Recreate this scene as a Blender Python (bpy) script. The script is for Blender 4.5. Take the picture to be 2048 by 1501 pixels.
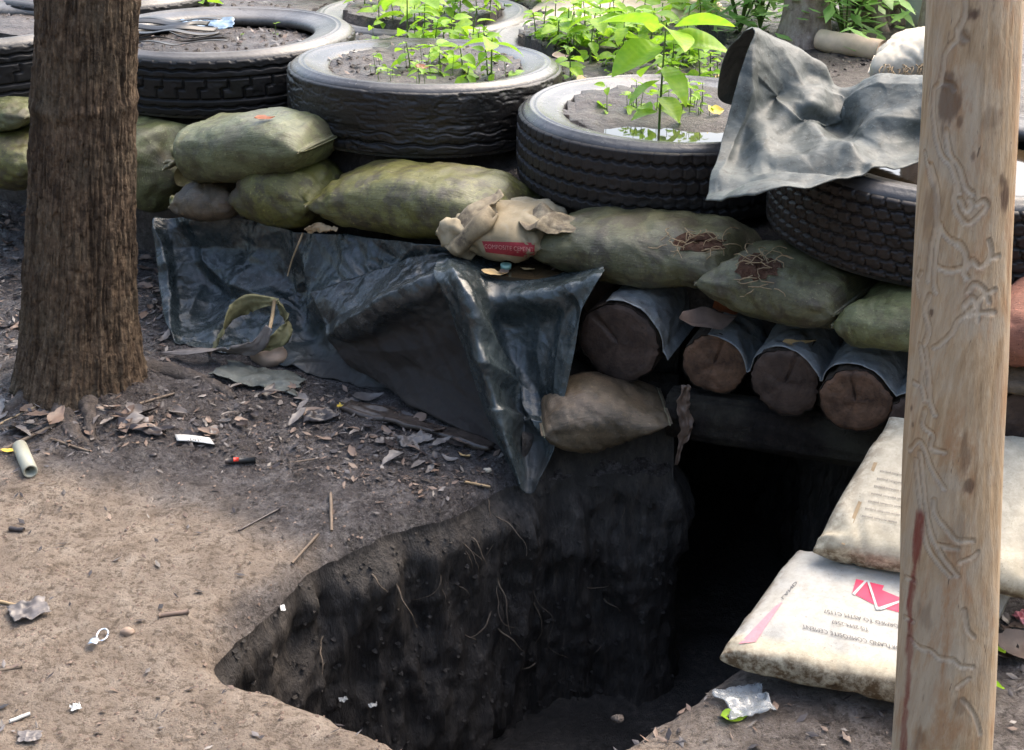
import bpy, math, random
import numpy as np
from mathutils import Vector, Matrix
from mathutils.geometry import delaunay_2d_cdt
from mathutils.bvhtree import BVHTree

for _o in list(bpy.data.objects):
    bpy.data.objects.remove(_o)
SC = bpy.context.scene
COL = SC.collection
R = math.radians

# ------------------------------------------------------------------ camera, sky, sun, exposure
H_CAM, PITCH, FPX = 1.9, R(26.0), 2600.0          # eye height, downward tilt, focal length in px of the 2048 px frame
cam_d = bpy.data.cameras.new('camera')
cam_d.lens = 36.0 * FPX / 2048.0
cam_d.clip_start, cam_d.clip_end = 0.05, 400.0
cam = bpy.data.objects.new('camera', cam_d)
COL.objects.link(cam)
cam.location = (0, 0, H_CAM)
cam.rotation_euler = (math.pi / 2 - PITCH, 0, 0)
SC.camera = cam

SUN_EL, SUN_AZ = R(52.0), R(48.0)                 # azimuth from +Y towards +X: behind the tyres, to the right
world = bpy.data.worlds.new('World')
SC.world = world
world.use_nodes = True
_nt = world.node_tree
_sky = _nt.nodes.new('ShaderNodeTexSky')
_sky.sky_type = 'NISHITA'
_sky.sun_disc = False
_sky.sun_elevation = SUN_EL
_sky.sun_rotation = SUN_AZ
_sky.dust_density = 6.0
_sky.ozone_density = 1.2
_sky.air_density = 1.2
_bg = _nt.nodes['Background']
_bg.inputs['Strength'].default_value = 0.15
_nt.links.new(_sky.outputs[0], _bg.inputs['Color'])

sun_d = bpy.data.lights.new('sun', 'SUN')
sun_d.energy = 0.6
sun_d.angle = R(80.0)
sun_d.color = (1.0, 0.96, 0.9)
sun = bpy.data.objects.new('sun', sun_d)
COL.objects.link(sun)
_sd = Vector((math.sin(SUN_AZ) * math.cos(SUN_EL), math.cos(SUN_AZ) * math.cos(SUN_EL), math.sin(SUN_EL)))
sun.rotation_euler = (-_sd).to_track_quat('-Z', 'Y').to_euler()
sun.location = _sd * 20

SC.view_settings.view_transform = 'Standard'
SC.view_settings.look = 'None'
SC.view_settings.exposure = 1.9
SC.view_settings.gamma = 1.0
SC.view_settings.use_curve_mapping = False
SC.render.engine = 'CYCLES'
SC.cycles.max_bounces = 8
SC.cycles.use_denoising = True

# ------------------------------------------------------------------ helpers: places
CP, SP = math.cos(PITCH), math.sin(PITCH)


def ray(px, py):
    cx, cy = (px - 1024) / FPX, (750 - py) / FPX
    return np.array([cx, CP + cy * SP, -SP + cy * CP])


def at(px, py, Y):
    d = ray(px, py)
    t = Y / d[1]
    return np.array([d[0] * t, Y, H_CAM + d[2] * t])


def atz(px, py, z=0.0):
    d = ray(px, py)
    t = (z - H_CAM) / d[2]
    return np.array([d[0] * t, d[1] * t, z])


def ppm(P):
    """pixels of the 2048 px frame per metre at point P"""
    return FPX / (P[1] * CP + (H_CAM - P[2]) * SP)


# ------------------------------------------------------------------ helpers: noise
def _hash(ix, iy, iz, seed):
    n = (ix.astype(np.int64) * 374761393 + iy.astype(np.int64) * 668265263 + iz.astype(np.int64) * 1274126177 + seed * 974711) & 0xffffffff
    n = ((n ^ (n >> 13)) * 1274126177) & 0xffffffff
    n = ((n ^ (n >> 16)) * 668265263) & 0xffffffff
    return ((n ^ (n >> 15)) & 0xffffff) / float(0xffffff)


def vn(P, seed=0):
    P = np.asarray(P, float)
    I = np.floor(P)
    f = P - I
    f = f * f * f * (f * (f * 6 - 15) + 10)
    x, y, z = I[..., 0], I[..., 1], I[..., 2]
    fx, fy, fz = f[..., 0], f[..., 1], f[..., 2]
    r = 0
    for dx in (0, 1):
        for dy in (0, 1):
            for dz in (0, 1):
                r = r + _hash(x + dx, y + dy, z + dz, seed) * (fx if dx else 1 - fx) * (fy if dy else 1 - fy) * (fz if dz else 1 - fz)
    return r * 2 - 1


def fbm(P, seed=0, octv=4, gain=0.5):
    P = np.asarray(P, float)
    a, s, t = 1.0, 0.0, 0.0
    for o in range(octv):
        s = s + a * vn(P, seed + o * 17)
        t += a
        a *= gain
        P = P * 2.03 + 11.7
    return s / t


def ridged(P, seed=0, octv=3):
    P = np.asarray(P, float)
    a, s, t = 1.0, 0.0, 0.0
    for o in range(octv):
        s = s + a * (1 - np.abs(vn(P, seed + o * 31)) * 2)
        t += a
        a *= 0.5
        P = P * 2.1 + 5.3
    return s / t


def crumple(P, seed, n=10, f0=3.0, k=1.32):
    """straight-edged folds in many directions, as in crushed plastic sheet"""
    rng = np.random.default_rng(seed)
    P = np.asarray(P, float)
    s, f, tot = 0.0, f0, 0.0
    for i in range(n):
        d = rng.normal(size=3)
        d /= np.linalg.norm(d)
        q = P @ d * f + rng.uniform(0, 9) + 0.75 * vn(P * 3.3 + rng.uniform(0, 9), seed + i)
        w = sstep(-0.1, 0.5, vn(P * 3.1 + rng.uniform(0, 99, 3), seed + 60 + i))
        s = s + w * (np.abs(q - np.floor(q) - 0.5) * 2 - 0.5) / f
        f *= k
    return s * f0


def xyz(x, y, z=0.0):
    x, y, z = np.broadcast_arrays(np.asarray(x, float), np.asarray(y, float), np.asarray(z, float))
    return np.stack([x, y, z], -1)


def sstep(a, b, x):
    t = np.clip((x - a) / (b - a), 0, 1)
    return t * t * (3 - 2 * t)


# ------------------------------------------------------------------ helpers: meshes and objects
def grid_faces(nu, nv, wu=False, wv=False):
    U, V = (nu if wu else nu - 1), (nv if wv else nv - 1)
    i, j = np.meshgrid(np.arange(U), np.arange(V), indexing='ij')
    a, b = i, (i + 1) % nu
    c, d = j, (j + 1) % nv
    return np.stack([a * nv + c, b * nv + c, b * nv + d, a * nv + d], -1).reshape(-1, 4)


def mesh(name, V, F, smooth=True, attrs=None):
    me = bpy.data.meshes.new(name)
    V = np.asarray(V, np.float32).reshape(-1, 3)
    if isinstance(F, np.ndarray) and F.ndim == 2:
        n, k = F.shape
        me.vertices.add(len(V))
        me.vertices.foreach_set('co', V.ravel())
        me.loops.add(n * k)
        me.loops.foreach_set('vertex_index', F.astype(np.int32).ravel())
        me.polygons.add(n)
        me.polygons.foreach_set('loop_start', np.arange(0, n * k, k, dtype=np.int32))
        me.polygons.foreach_set('loop_total', np.full(n, k, np.int32))
        me.update(calc_edges=True)
    else:
        me.from_pydata([tuple(map(float, v)) for v in V], [], [tuple(int(i) for i in f) for f in F])
    me.validate()
    if smooth and len(me.polygons):
        me.polygons.foreach_set('use_smooth', np.ones(len(me.polygons), bool))
    for k, arr in (attrs or {}).items():
        at_ = me.attributes.new(k, 'FLOAT', 'POINT')
        at_.data.foreach_set('value', np.asarray(arr, np.float32).ravel())
    me.update()
    return me


def put(name, me, mat, parent=None, loc=None, rot=None, scale=None):
    o = bpy.data.objects.new(name, me)
    COL.objects.link(o)
    if mat is not None and not me.materials:
        me.materials.append(mat)
    if parent is not None:
        o.parent = parent
    if loc is not None:
        o.location = loc
    if rot is not None:
        o.rotation_euler = rot
    if scale is not None:
        o.scale = scale
    return o


def tag(o, label=None, cat=None, group=None, kind=None):
    if label: o['label'] = label
    if cat: o['category'] = cat
    if group: o['group'] = group
    if kind: o['kind'] = kind
    return o


def thing(name, label, cat, loc, group=None):
    o = bpy.data.objects.new(name, None)
    COL.objects.link(o)
    o.empty_display_size = 0.05
    o.location = [float(v) for v in loc]
    return tag(o, label, cat, group)


def part(name, V, F, mat, root, smooth=True, attrs=None):
    """a mesh in world coordinates as a child of root (roots are only translated)"""
    b = np.array(root.location)
    if root.parent is not None:
        b = b + np.array(root.parent.location)
    return put(name, mesh(name, np.asarray(V).reshape(-1, 3) - b, F, smooth, attrs), mat, root)


def single(name, V, F, mat, label, cat, group=None, smooth=True, attrs=None, kind=None):
    V = np.asarray(V).reshape(-1, 3)
    b = np.array([V[:, 0].mean(), V[:, 1].mean(), V[:, 2].min()])
    o = put(name, mesh(name, V - b, F, smooth, attrs), mat, None, b)
    return tag(o, label, cat, group, kind)


def join(parts):
    Vs, Fs, n = [], [], 0
    for V, F in parts:
        V = np.asarray(V).reshape(-1, 3)
        Vs.append(V)
        Fs += [tuple(int(i) + n for i in f) for f in F]
        n += len(V)
    return np.concatenate(Vs), Fs


def tube(path, rad, seg=8, cap=True):
    P = np.asarray(path, float)
    n = len(P)
    rad = np.broadcast_to(np.asarray(rad, float), (n,))
    T = np.gradient(P, axis=0)
    T /= np.linalg.norm(T, axis=1)[:, None] + 1e-9
    up = np.array([0.13, 0.21, 1.0]) if abs(T[0][2]) < 0.9 else np.array([1.0, 0.1, 0.05])
    N = np.cross(T, up)
    N /= np.linalg.norm(N, axis=1)[:, None] + 1e-9
    B = np.cross(N, T)
    a = np.linspace(0, 2 * math.pi, seg, endpoint=False)
    V = P[:, None] + rad[:, None, None] * (np.cos(a)[None, :, None] * N[:, None] + np.sin(a)[None, :, None] * B[:, None])
    F = [tuple(f) for f in grid_faces(n, seg, wv=True)]
    if cap:
        F.append(tuple(range(seg))[::-1])
        F.append(tuple((n - 1) * seg + k for k in range(seg)))
    return V.reshape(-1, 3), F


def smooth_path(pts, n):
    P = np.asarray(pts, float)
    k = len(P)
    t = np.linspace(0, k - 1, n)
    return catmull(P, t)


def catmull(P, t):
    """interpolates P (k, ...) along axis 0 at parameters t"""
    k = len(P)
    Pe = np.concatenate([(2 * P[:1] - P[1:2]), P, (2 * P[-1:] - P[-2:-1])])
    i = np.clip(np.floor(t).astype(int), 0, k - 2)
    f = (t - i).reshape((-1,) + (1,) * (P.ndim - 1))
    p0, p1, p2, p3 = Pe[i], Pe[i + 1], Pe[i + 2], Pe[i + 3]
    return 0.5 * ((2 * p1) + (-p0 + p2) * f + (2 * p0 - 5 * p1 + 4 * p2 - p3) * f ** 2 + (-p0 + 3 * p1 - 3 * p2 + p3) * f ** 3)


def grid_normals(G):
    n = np.cross(np.gradient(G, axis=0), np.gradient(G, axis=1))
    return n / (np.linalg.norm(n, axis=2)[..., None] + 1e-12)


def shell(G, th):
    """closed thin shell from a grid of points"""
    nu, nv = G.shape[:2]
    n = grid_normals(G)
    A, B = G, G - n * th
    F = grid_faces(nu, nv)
    off = nu * nv
    rim = [i * nv for i in range(nu)] + [(nu - 1) * nv + j for j in range(1, nv)] + [i * nv + nv - 1 for i in range(nu - 2, -1, -1)] + [j for j in range(nv - 2, 0, -1)]
    rim = np.array(rim)
    rn = np.roll(rim, -1)
    S = np.stack([rim, rim + off, rn + off, rn], -1)
    return np.concatenate([A.reshape(-1, 3), B.reshape(-1, 3)]), np.concatenate([F, F[:, ::-1] + off, S])


def bvh_of(V, F):
    return BVHTree.FromPolygons([tuple(map(float, v)) for v in np.asarray(V).reshape(-1, 3)], [tuple(int(i) for i in f) for f in F])


def cast_px(bvh, px, py):
    d = Vector(ray(px, py)).normalized()
    h = bvh.ray_cast(Vector((0, 0, H_CAM)), d)
    if h[0] is None:
        return None, None
    n = np.array(h[1])
    return np.array(h[0]), (n if n.dot(np.array(d)) < 0 else -n)


# ------------------------------------------------------------------ helpers: materials
class MB:
    def __init__(self, name):
        self.m = bpy.data.materials.new(name)
        self.m.use_nodes = True
        self.t = self.m.node_tree
        self.b = self.t.nodes['Principled BSDF']
        self.out = self.t.nodes['Material Output']

    def n(self, typ, inp=None, **props):
        nd = self.t.nodes.new('ShaderNode' + typ)
        for k, v in props.items():
            setattr(nd, k, v)
        for k, v in (inp or {}).items():
            self.set(nd.inputs[k], v)
        return nd

    def set(self, sock, v):
        if hasattr(v, 'is_output'):
            self.t.links.new(v, sock)
        elif isinstance(v, (tuple, list)) and len(v) == 3 and sock.type == 'RGBA':
            sock.default_value = (*v, 1)
        else:
            sock.default_value = v

    def bsdf(self, **kw):
        for k, v in kw.items():
            self.set(self.b.inputs[k.replace('_', ' ')], v)
        return self

    def coord(self, scale=(1, 1, 1), kind='Object', rot=(0, 0, 0)):
        if kind == 'World':
            c = self.n('NewGeometry').outputs['Position']
        else:
            c = self.n('TexCoord').outputs[kind]
        mp = self.n('Mapping', {'Vector': c, 'Scale': scale, 'Rotation': rot})
        return mp.outputs[0]

    def noise(self, vec, scale, detail=5, rough=0.6, dist=0.0):
        return self.n('TexNoise', {'Vector': vec, 'Scale': scale, 'Detail': detail, 'Roughness': rough, 'Distortion': dist}).outputs['Fac']

    def vor(self, vec, scale, feature='F1', out='Distance'):
        return self.n('TexVoronoi', {'Vector': vec, 'Scale': scale}, feature=feature).outputs[out]

    def ramp(self, fac, stops):
        r = self.n('ValToRGB', {'Fac': fac})
        el = r.color_ramp.elements
        while len(el) > 1:
            el.remove(el[-1])
        for i, (p, c) in enumerate(stops):
            e = el[0] if i == 0 else el.new(p)
            e.position = p
            c = c if isinstance(c, (tuple, list)) else (c, c, c)
            e.color = (*c, 1)
        return r.outputs['Color']

    def mix(self, fac, a, b, mode='MIX'):
        m = self.n('Mix', data_type='RGBA', blend_type=mode)
        self.set(m.inputs[0], fac)
        self.set(m.inputs[6], a)
        self.set(m.inputs[7], b)
        return m.outputs[2]

    def math(self, op, a, b=0.0, clamp=False):
        m = self.n('Math', operation=op, use_clamp=clamp)
        self.set(m.inputs[0], a)
        self.set(m.inputs[1], b)
        return m.outputs[0]

    def attr(self, name):
        return self.n('Attribute', attribute_name=name).outputs['Fac']

    def bump(self, h, strength=0.5, dist=0.01, prev=None):
        b = self.n('Bump', {'Height': h, 'Strength': strength, 'Distance': dist})
        if prev is not None:
            self.set(b.inputs['Normal'], prev)
        return b.outputs[0]


MAT = {}


def m_ground():
    b = MB('muddy_ground')
    v = b.coord(kind='World')
    wet = b.attr('wet')
    n0 = b.noise(v, 3.2, 5, 0.6)
    n1 = b.noise(v, 11, 8, 0.68)
    n2 = b.noise(v, 48, 7, 0.75)
    n3 = b.noise(v, 170, 5, 0.75)
    dry = b.ramp(n1, [(0.3, (0.185, 0.144, 0.110)), (0.5, (0.315, 0.256, 0.203)), (0.68, (0.42, 0.355, 0.29))])
    dry = b.mix(b.ramp(n0, [(0.42, 0.0), (0.62, 0.55)]), dry, (0.25, 0.205, 0.166))
    dry = b.mix(b.ramp(n2, [(0.40, 0.85), (0.5, 0.0)]), dry, (0.125, 0.097, 0.074))
    n5 = b.noise(v, 85, 6, 0.8)
    dry = b.mix(b.ramp(n5, [(0.34, 0.6), (0.41, 0.0)]), dry, (0.085, 0.064, 0.048))
    dry = b.mix(b.ramp(n5, [(0.60, 0.0), (0.68, 0.4)]), dry, (0.42, 0.36, 0.295))
    dry = b.mix(b.ramp(n3, [(0.30, 0.9), (0.40, 0.0)]), dry, (0.05, 0.038, 0.03))
    dry = b.mix(b.ramp(n3, [(0.66, 0.0), (0.74, 0.6)]), dry, (0.50, 0.45, 0.39))
    mud = b.ramp(n1, [(0.3, (0.034, 0.028, 0.027)), (0.5, (0.095, 0.084, 0.082)), (0.7, (0.205, 0.19, 0.187))])
    mud = b.mix(b.ramp(n2, [(0.38, 0.9), (0.5, 0.0)]), mud, (0.022, 0.018, 0.017))
    mud = b.mix(b.ramp(n5, [(0.56, 0.0), (0.66, 0.7)]), mud, (0.30, 0.285, 0.28))
    mud = b.mix(b.ramp(n5, [(0.36, 0.9), (0.44, 0.0)]), mud, (0.02, 0.017, 0.016))
    mud = b.mix(b.ramp(n3, [(0.32, 0.8), (0.44, 0.0)]), mud, (0.015, 0.012, 0.012))
    col = b.mix(wet, dry, mud)
    h = b.math('ADD', b.math('ADD', n2, b.math('MULTIPLY', n1, 0.8)), b.math('MULTIPLY', n3, 0.4))
    ro = b.math('ADD', b.math('MULTIPLY', wet, -0.62), b.math('ADD', b.math('MULTIPLY', n2, 0.4), 0.68), True)
    b.bsdf(Base_Color=col, Roughness=ro, Specular_IOR_Level=b.math('ADD', b.math('MULTIPLY', wet, 0.5), 0.1), Normal=b.bump(h, 0.9, 0.03))
    return b.m


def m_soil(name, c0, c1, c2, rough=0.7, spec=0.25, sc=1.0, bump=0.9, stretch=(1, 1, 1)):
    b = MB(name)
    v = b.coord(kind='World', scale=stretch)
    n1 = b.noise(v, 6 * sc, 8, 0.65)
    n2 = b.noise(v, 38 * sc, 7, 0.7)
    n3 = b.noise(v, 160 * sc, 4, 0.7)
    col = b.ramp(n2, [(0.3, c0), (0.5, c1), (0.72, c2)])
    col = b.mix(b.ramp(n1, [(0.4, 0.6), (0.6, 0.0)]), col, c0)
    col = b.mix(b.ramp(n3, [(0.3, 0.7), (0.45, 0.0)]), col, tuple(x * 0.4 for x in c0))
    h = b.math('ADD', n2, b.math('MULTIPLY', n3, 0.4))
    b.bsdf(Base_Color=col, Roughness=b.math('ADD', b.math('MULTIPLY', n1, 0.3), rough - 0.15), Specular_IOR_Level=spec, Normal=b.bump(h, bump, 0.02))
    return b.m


def m_rubber(name, col=(0.008, 0.008, 0.0085), dusty=(0.026, 0.023, 0.022), dust=0.3, rough=0.5, spec=0.27, bs=0.3):
    b = MB(name)
    v = b.coord(kind='World')
    n1 = b.noise(v, 7, 7, 0.65)
    n2 = b.noise(v, 70, 5, 0.7)
    f = b.math('MULTIPLY', b.ramp(n1, [(0.38, 0.0), (0.66, 1.0)]), dust)
    f = b.math('ADD', f, b.math('MULTIPLY', b.ramp(n2, [(0.55, 0.0), (0.75, 1.0)]), dust * 0.5), True)
    c = b.mix(f, col, dusty)
    b.bsdf(Base_Color=c, Roughness=b.math('ADD', b.math('MULTIPLY', n1, 0.35), rough - 0.17), Specular_IOR_Level=spec, Normal=b.bump(b.math('ADD', n2, n1), bs, 0.004))
    return b.m


def m_sidewall(name, c0=(0.045, 0.042, 0.038), c1=(0.125, 0.116, 0.106), rough=0.34):
    b = MB(name)
    v = b.coord(kind='World')
    n1 = b.noise(v, 5, 8, 0.6)
    n2 = b.noise(v, 45, 6, 0.7)
    c = b.ramp(n1, [(0.32, c0), (0.6, c1)])
    c = b.mix(b.ramp(n2, [(0.28, 0.8), (0.46, 0.0)]), c, (0.03, 0.028, 0.027))
    c = b.mix(b.ramp(n2, [(0.62, 0.0), (0.8, 0.5)]), c, (0.33, 0.31, 0.29))
    b.bsdf(Base_Color=c, Roughness=b.math('ADD', b.math('MULTIPLY', n2, 0.4), rough - 0.2), Specular_IOR_Level=0.5, Normal=b.bump(n2, 0.45, 0.005))
    return b.m


def m_tarp(name, c0, c1, dirt, rough=0.28, dirtamt=0.5, scuff=0.5, bs=0.5, spec=0.6):
    b = MB(name)
    v = b.coord(kind='World')
    n1 = b.noise(v, 5.5, 8, 0.68, 0.5)
    n2 = b.noise(v, 30, 8, 0.75)
    n3 = b.noise(b.coord(kind='World', scale=(1, 1, 2.5)), 95, 5, 0.75)
    c = b.ramp(n1, [(0.32, c0), (0.68, c1)])
    c = b.mix(b.math('MULTIPLY', b.ramp(n2, [(0.52, 0.0), (0.66, 1.0)]), dirtamt), c, dirt)
    c = b.mix(b.math('MULTIPLY', b.ramp(n3, [(0.58, 0.0), (0.68, 1.0)]), scuff), c, tuple(min(1, x * 2.6 + 0.02) for x in c1))
    ds = b.attr('dirt')
    c = b.mix(b.math('MULTIPLY', ds, b.ramp(n2, [(0.25, 0.55), (0.6, 1.0)])), c, (0.044, 0.036, 0.032))
    wn = b.n('VectorMath', {0: v, 1: b.n('VectorMath', {0: b.n('TexNoise', {'Vector': v, 'Scale': 9.0}).outputs['Color'], 1: (0.10, 0.10, 0.10)}, operation='MULTIPLY').outputs[0]}, operation='ADD').outputs[0]
    w1 = b.vor(wn, 11, 'F1')
    w2 = b.vor(wn, 26, 'F1')
    ro = b.math('ADD', b.math('MULTIPLY', n1, 0.25), b.math('ADD', b.math('MULTIPLY', n2, 0.35), rough - 0.28))
    ro = b.math('ADD', ro, b.math('MULTIPLY', ds, 0.45), True)
    hb = b.math('ADD', b.math('ADD', b.math('MULTIPLY', w1, 1.6), b.math('MULTIPLY', w2, 0.7)), b.math('MULTIPLY', n2, 0.35))
    b.bsdf(Base_Color=c, Roughness=ro, Specular_IOR_Level=b.math('SUBTRACT', spec, b.math('MULTIPLY', ds, spec * 0.65)), Normal=b.bump(hb, bs, 0.014))
    return b.m


def m_sack(name, c0, c1, algae, dirt=(0.045, 0.034, 0.022), am=0.6, dm=0.75, rough=0.36):
    b = MB(name)
    v = b.coord(kind='World')
    uv = b.n('CombineXYZ', {0: b.attr('su'), 1: b.attr('sv'), 2: 0.0}).outputs[0]
    st = b.noise(b.n('Mapping', {'Vector': uv, 'Scale': (1.2, 9.0, 1)}).outputs[0], 9, 6, 0.7, 0.5)
    n1 = b.noise(v, 6.5, 8, 0.68)
    n2 = b.noise(v, 42, 7, 0.75)
    n4 = b.noise(v, 13, 8, 0.7)
    n5 = b.noise(v, 150, 4, 0.7)
    wx = b.n('TexWave', {'Vector': uv, 'Scale': 95, 'Distortion': 0.6, 'Detail': 1}, bands_direction='X').outputs['Fac']
    wy = b.n('TexWave', {'Vector': uv, 'Scale': 95, 'Distortion': 0.6, 'Detail': 1}, bands_direction='Y').outputs['Fac']
    c = b.ramp(b.math('ADD', b.math('MULTIPLY', st, 0.42), b.math('MULTIPLY', n1, 0.58)), [(0.34, c0), (0.64, c1)])
    c = b.mix(b.math('MULTIPLY', b.ramp(n1, [(0.40, 0.0), (0.60, 1.0)]), am), c, algae)
    c = b.mix(b.math('MULTIPLY', b.ramp(n2, [(0.58, 0.0), (0.70, 1.0)]), 0.55), c, tuple(min(1, x * 1.6) for x in c1))
    c = b.mix(b.math('MULTIPLY', b.ramp(n4, [(0.47, 0.0), (0.57, 1.0)]), dm), c, dirt)
    c = b.mix(b.math('MULTIPLY', b.attr('dirt'), b.ramp(n2, [(0.25, 0.5), (0.55, 1.0)])), c, dirt)
    c = b.mix(b.ramp(n5, [(0.33, 0.85), (0.41, 0.0)]), c, tuple(x * 0.5 for x in dirt))
    c = b.mix(b.ramp(b.noise(v, 80, 5, 0.75), [(0.60, 0.0), (0.68, 0.65)]), c, tuple(min(1, x * 1.7) for x in c1))
    h = b.math('ADD', b.math('ADD', b.math('MULTIPLY', n2, 0.45), b.math('MULTIPLY', st, 0.35)), b.math('MULTIPLY', b.math('ADD', wx, wy), 0.05))
    ro = b.math('ADD', b.math('MULTIPLY', n4, 0.5), rough - 0.24)
    b.bsdf(Base_Color=c, Roughness=ro, Specular_IOR_Level=0.6, Normal=b.bump(h, 0.85, 0.008))
    return b.m


def m_cement_sack(name, paper, grey, dirt):
    b = MB(name)
    v = b.coord(kind='World')
    n1 = b.noise(v, 8, 7, 0.65)
    n2 = b.noise(v, 42, 7, 0.72)
    n3 = b.noise(v, 130, 4, 0.7)
    pan = b.attr('panel')
    c = b.mix(pan, paper, grey)
    c = b.mix(b.math('MULTIPLY', b.ramp(n1, [(0.45, 0.0), (0.7, 1.0)]), 0.45), c, (0.52, 0.48, 0.37))
    c = b.mix(b.ramp(n3, [(0.62, 0.0), (0.72, 0.7)]), c, (0.13, 0.11, 0.085))
    c = b.mix(b.ramp(b.noise(v, 18, 8, 0.75, 1.0), [(0.52, 0.0), (0.70, 0.4)]), c, (0.28, 0.25, 0.19))
    d = b.attr('dirt')
    f = b.math('MULTIPLY', d, b.ramp(n2, [(0.36, 0.1), (0.58, 1.0)]))
    c = b.mix(f, c, dirt)
    wv = b.n('TexWave', {'Vector': b.coord(kind='World', rot=(0.1, 0.3, 0.5)), 'Scale': 210, 'Distortion': 2.0}).outputs['Fac']
    b.bsdf(Base_Color=c, Roughness=0.62, Specular_IOR_Level=0.3, Normal=b.bump(b.math('ADD', b.math('ADD', n2, b.math('MULTIPLY', wv, 0.1)), b.math('MULTIPLY', n3, 0.3)), 0.35, 0.005))
    return b.m


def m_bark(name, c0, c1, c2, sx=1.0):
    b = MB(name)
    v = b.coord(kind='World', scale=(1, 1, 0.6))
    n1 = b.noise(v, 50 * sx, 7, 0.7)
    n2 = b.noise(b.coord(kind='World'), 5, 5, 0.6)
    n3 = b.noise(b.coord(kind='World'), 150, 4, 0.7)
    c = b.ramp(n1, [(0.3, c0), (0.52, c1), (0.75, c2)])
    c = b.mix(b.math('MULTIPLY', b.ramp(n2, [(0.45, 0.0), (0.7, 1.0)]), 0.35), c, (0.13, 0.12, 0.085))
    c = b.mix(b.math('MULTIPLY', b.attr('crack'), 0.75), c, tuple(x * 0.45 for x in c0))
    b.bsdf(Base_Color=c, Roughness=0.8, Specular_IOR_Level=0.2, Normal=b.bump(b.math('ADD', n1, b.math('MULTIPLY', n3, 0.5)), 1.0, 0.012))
    return b.m


def m_post():
    b = MB('weathered_post_wood')
    n1 = b.noise(b.coord(kind='World', scale=(1, 1, 0.045), rot=(0.06, 0.06, 0)), 70, 7, 0.7)
    ng = b.noise(b.coord(kind='World', scale=(1, 1, 0.03), rot=(0.06, 0.06, 0)), 260, 4, 0.7)
    n2 = b.noise(b.coord(kind='World', scale=(1, 1, 0.45)), 10, 7, 0.65, 0.8)
    n3 = b.noise(b.coord(kind='World', scale=(1, 1, 0.22)), 17, 8, 0.7, 0.4)
    n4 = b.noise(b.coord(kind='World', scale=(1, 1, 0.5)), 60, 6, 0.75)
    c = b.ramp(n1, [(0.25, (0.25, 0.155, 0.08)), (0.5, (0.42, 0.295, 0.175)), (0.75, (0.58, 0.455, 0.315))])
    c = b.mix(b.ramp(n2, [(0.42, 0.0), (0.56, 0.7)]), c, (0.44, 0.36, 0.265))
    c = b.mix(b.ramp(n3, [(0.52, 0.0), (0.64, 0.8)]), c, (0.36, 0.20, 0.10))
    c = b.mix(b.ramp(n3, [(0.28, 0.75), (0.37, 0.0)]), c, (0.17, 0.10, 0.06))
    c = b.mix(b.ramp(ng, [(0.28, 0.6), (0.40, 0.0)]), c, (0.20, 0.135, 0.085))
    c = b.mix(b.ramp(n4, [(0.26, 0.6), (0.34, 0.0)]), c, (0.15, 0.10, 0.065))
    ck = b.noise(b.coord(kind='World', scale=(1, 1, 0.035), rot=(0.06, 0.06, 0)), 120, 3, 0.6)
    c = b.mix(b.ramp(ck, [(0.27, 0.85), (0.32, 0.0)]), c, (0.10, 0.062, 0.04))
    c = b.mix(b.math('MULTIPLY', b.attr('track'), 0.6), c, (0.58, 0.47, 0.345))
    c = b.mix(b.attr('stain'), c, (0.09, 0.05, 0.032))
    c = b.mix(b.math('MULTIPLY', b.attr('red'), b.ramp(n1, [(0.25, 0.3), (0.55, 0.9)])), c, (0.19, 0.04, 0.028))
    b.bsdf(Base_Color=c, Roughness=0.62, Specular_IOR_Level=0.3, Normal=b.bump(b.math('ADD', n1, b.math('MULTIPLY', ng, 0.8)), 0.6, 0.006))
    return b.m


def m_plain(name, col, rough=0.6, spec=0.4, var=0.3, sc=40, bs=0.25, **kw):
    b = MB(name)
    v = b.coord(kind='World')
    n = b.noise(v, sc, 5, 0.65)
    n2 = b.noise(v, sc * 0.2, 4, 0.6)
    f = b.math('ADD', b.math('MULTIPLY', n, 0.6), b.math('MULTIPLY', n2, 0.4))
    c = b.ramp(f, [(0.3, tuple(x * (1 - var) for x in col)), (0.7, tuple(min(1, x * (1 + var)) for x in col))])
    b.bsdf(Base_Color=c, Roughness=rough, Specular_IOR_Level=spec, Normal=b.bump(n, bs, 0.003), **kw)
    return b.m


def m_logend(name, c0, c1):
    b = MB(name)
    v = b.coord(kind='Object')
    r = b.n('TexWave', {'Vector': v, 'Scale': 30, 'Distortion': 5.0, 'Detail': 4}, wave_type='RINGS', rings_direction='Z').outputs['Fac']
    n = b.noise(v, 14, 6, 0.65)
    n2 = b.noise(v, 90, 5, 0.7)
    c = b.ramp(n, [(0.35, c0), (0.65, c1)])
    c = b.mix(b.math('MULTIPLY', r, 0.10), c, tuple(x * 0.5 for x in c0))
    c = b.mix(b.ramp(n2, [(0.3, 0.6), (0.45, 0.0)]), c, tuple(x * 0.35 for x in c0))
    b.bsdf(Base_Color=c, Roughness=0.62, Specular_IOR_Level=0.3, Normal=b.bump(b.math('ADD', b.math('MULTIPLY', r, 0.06), n2), 0.5, 0.005))
    return b.m


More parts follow.
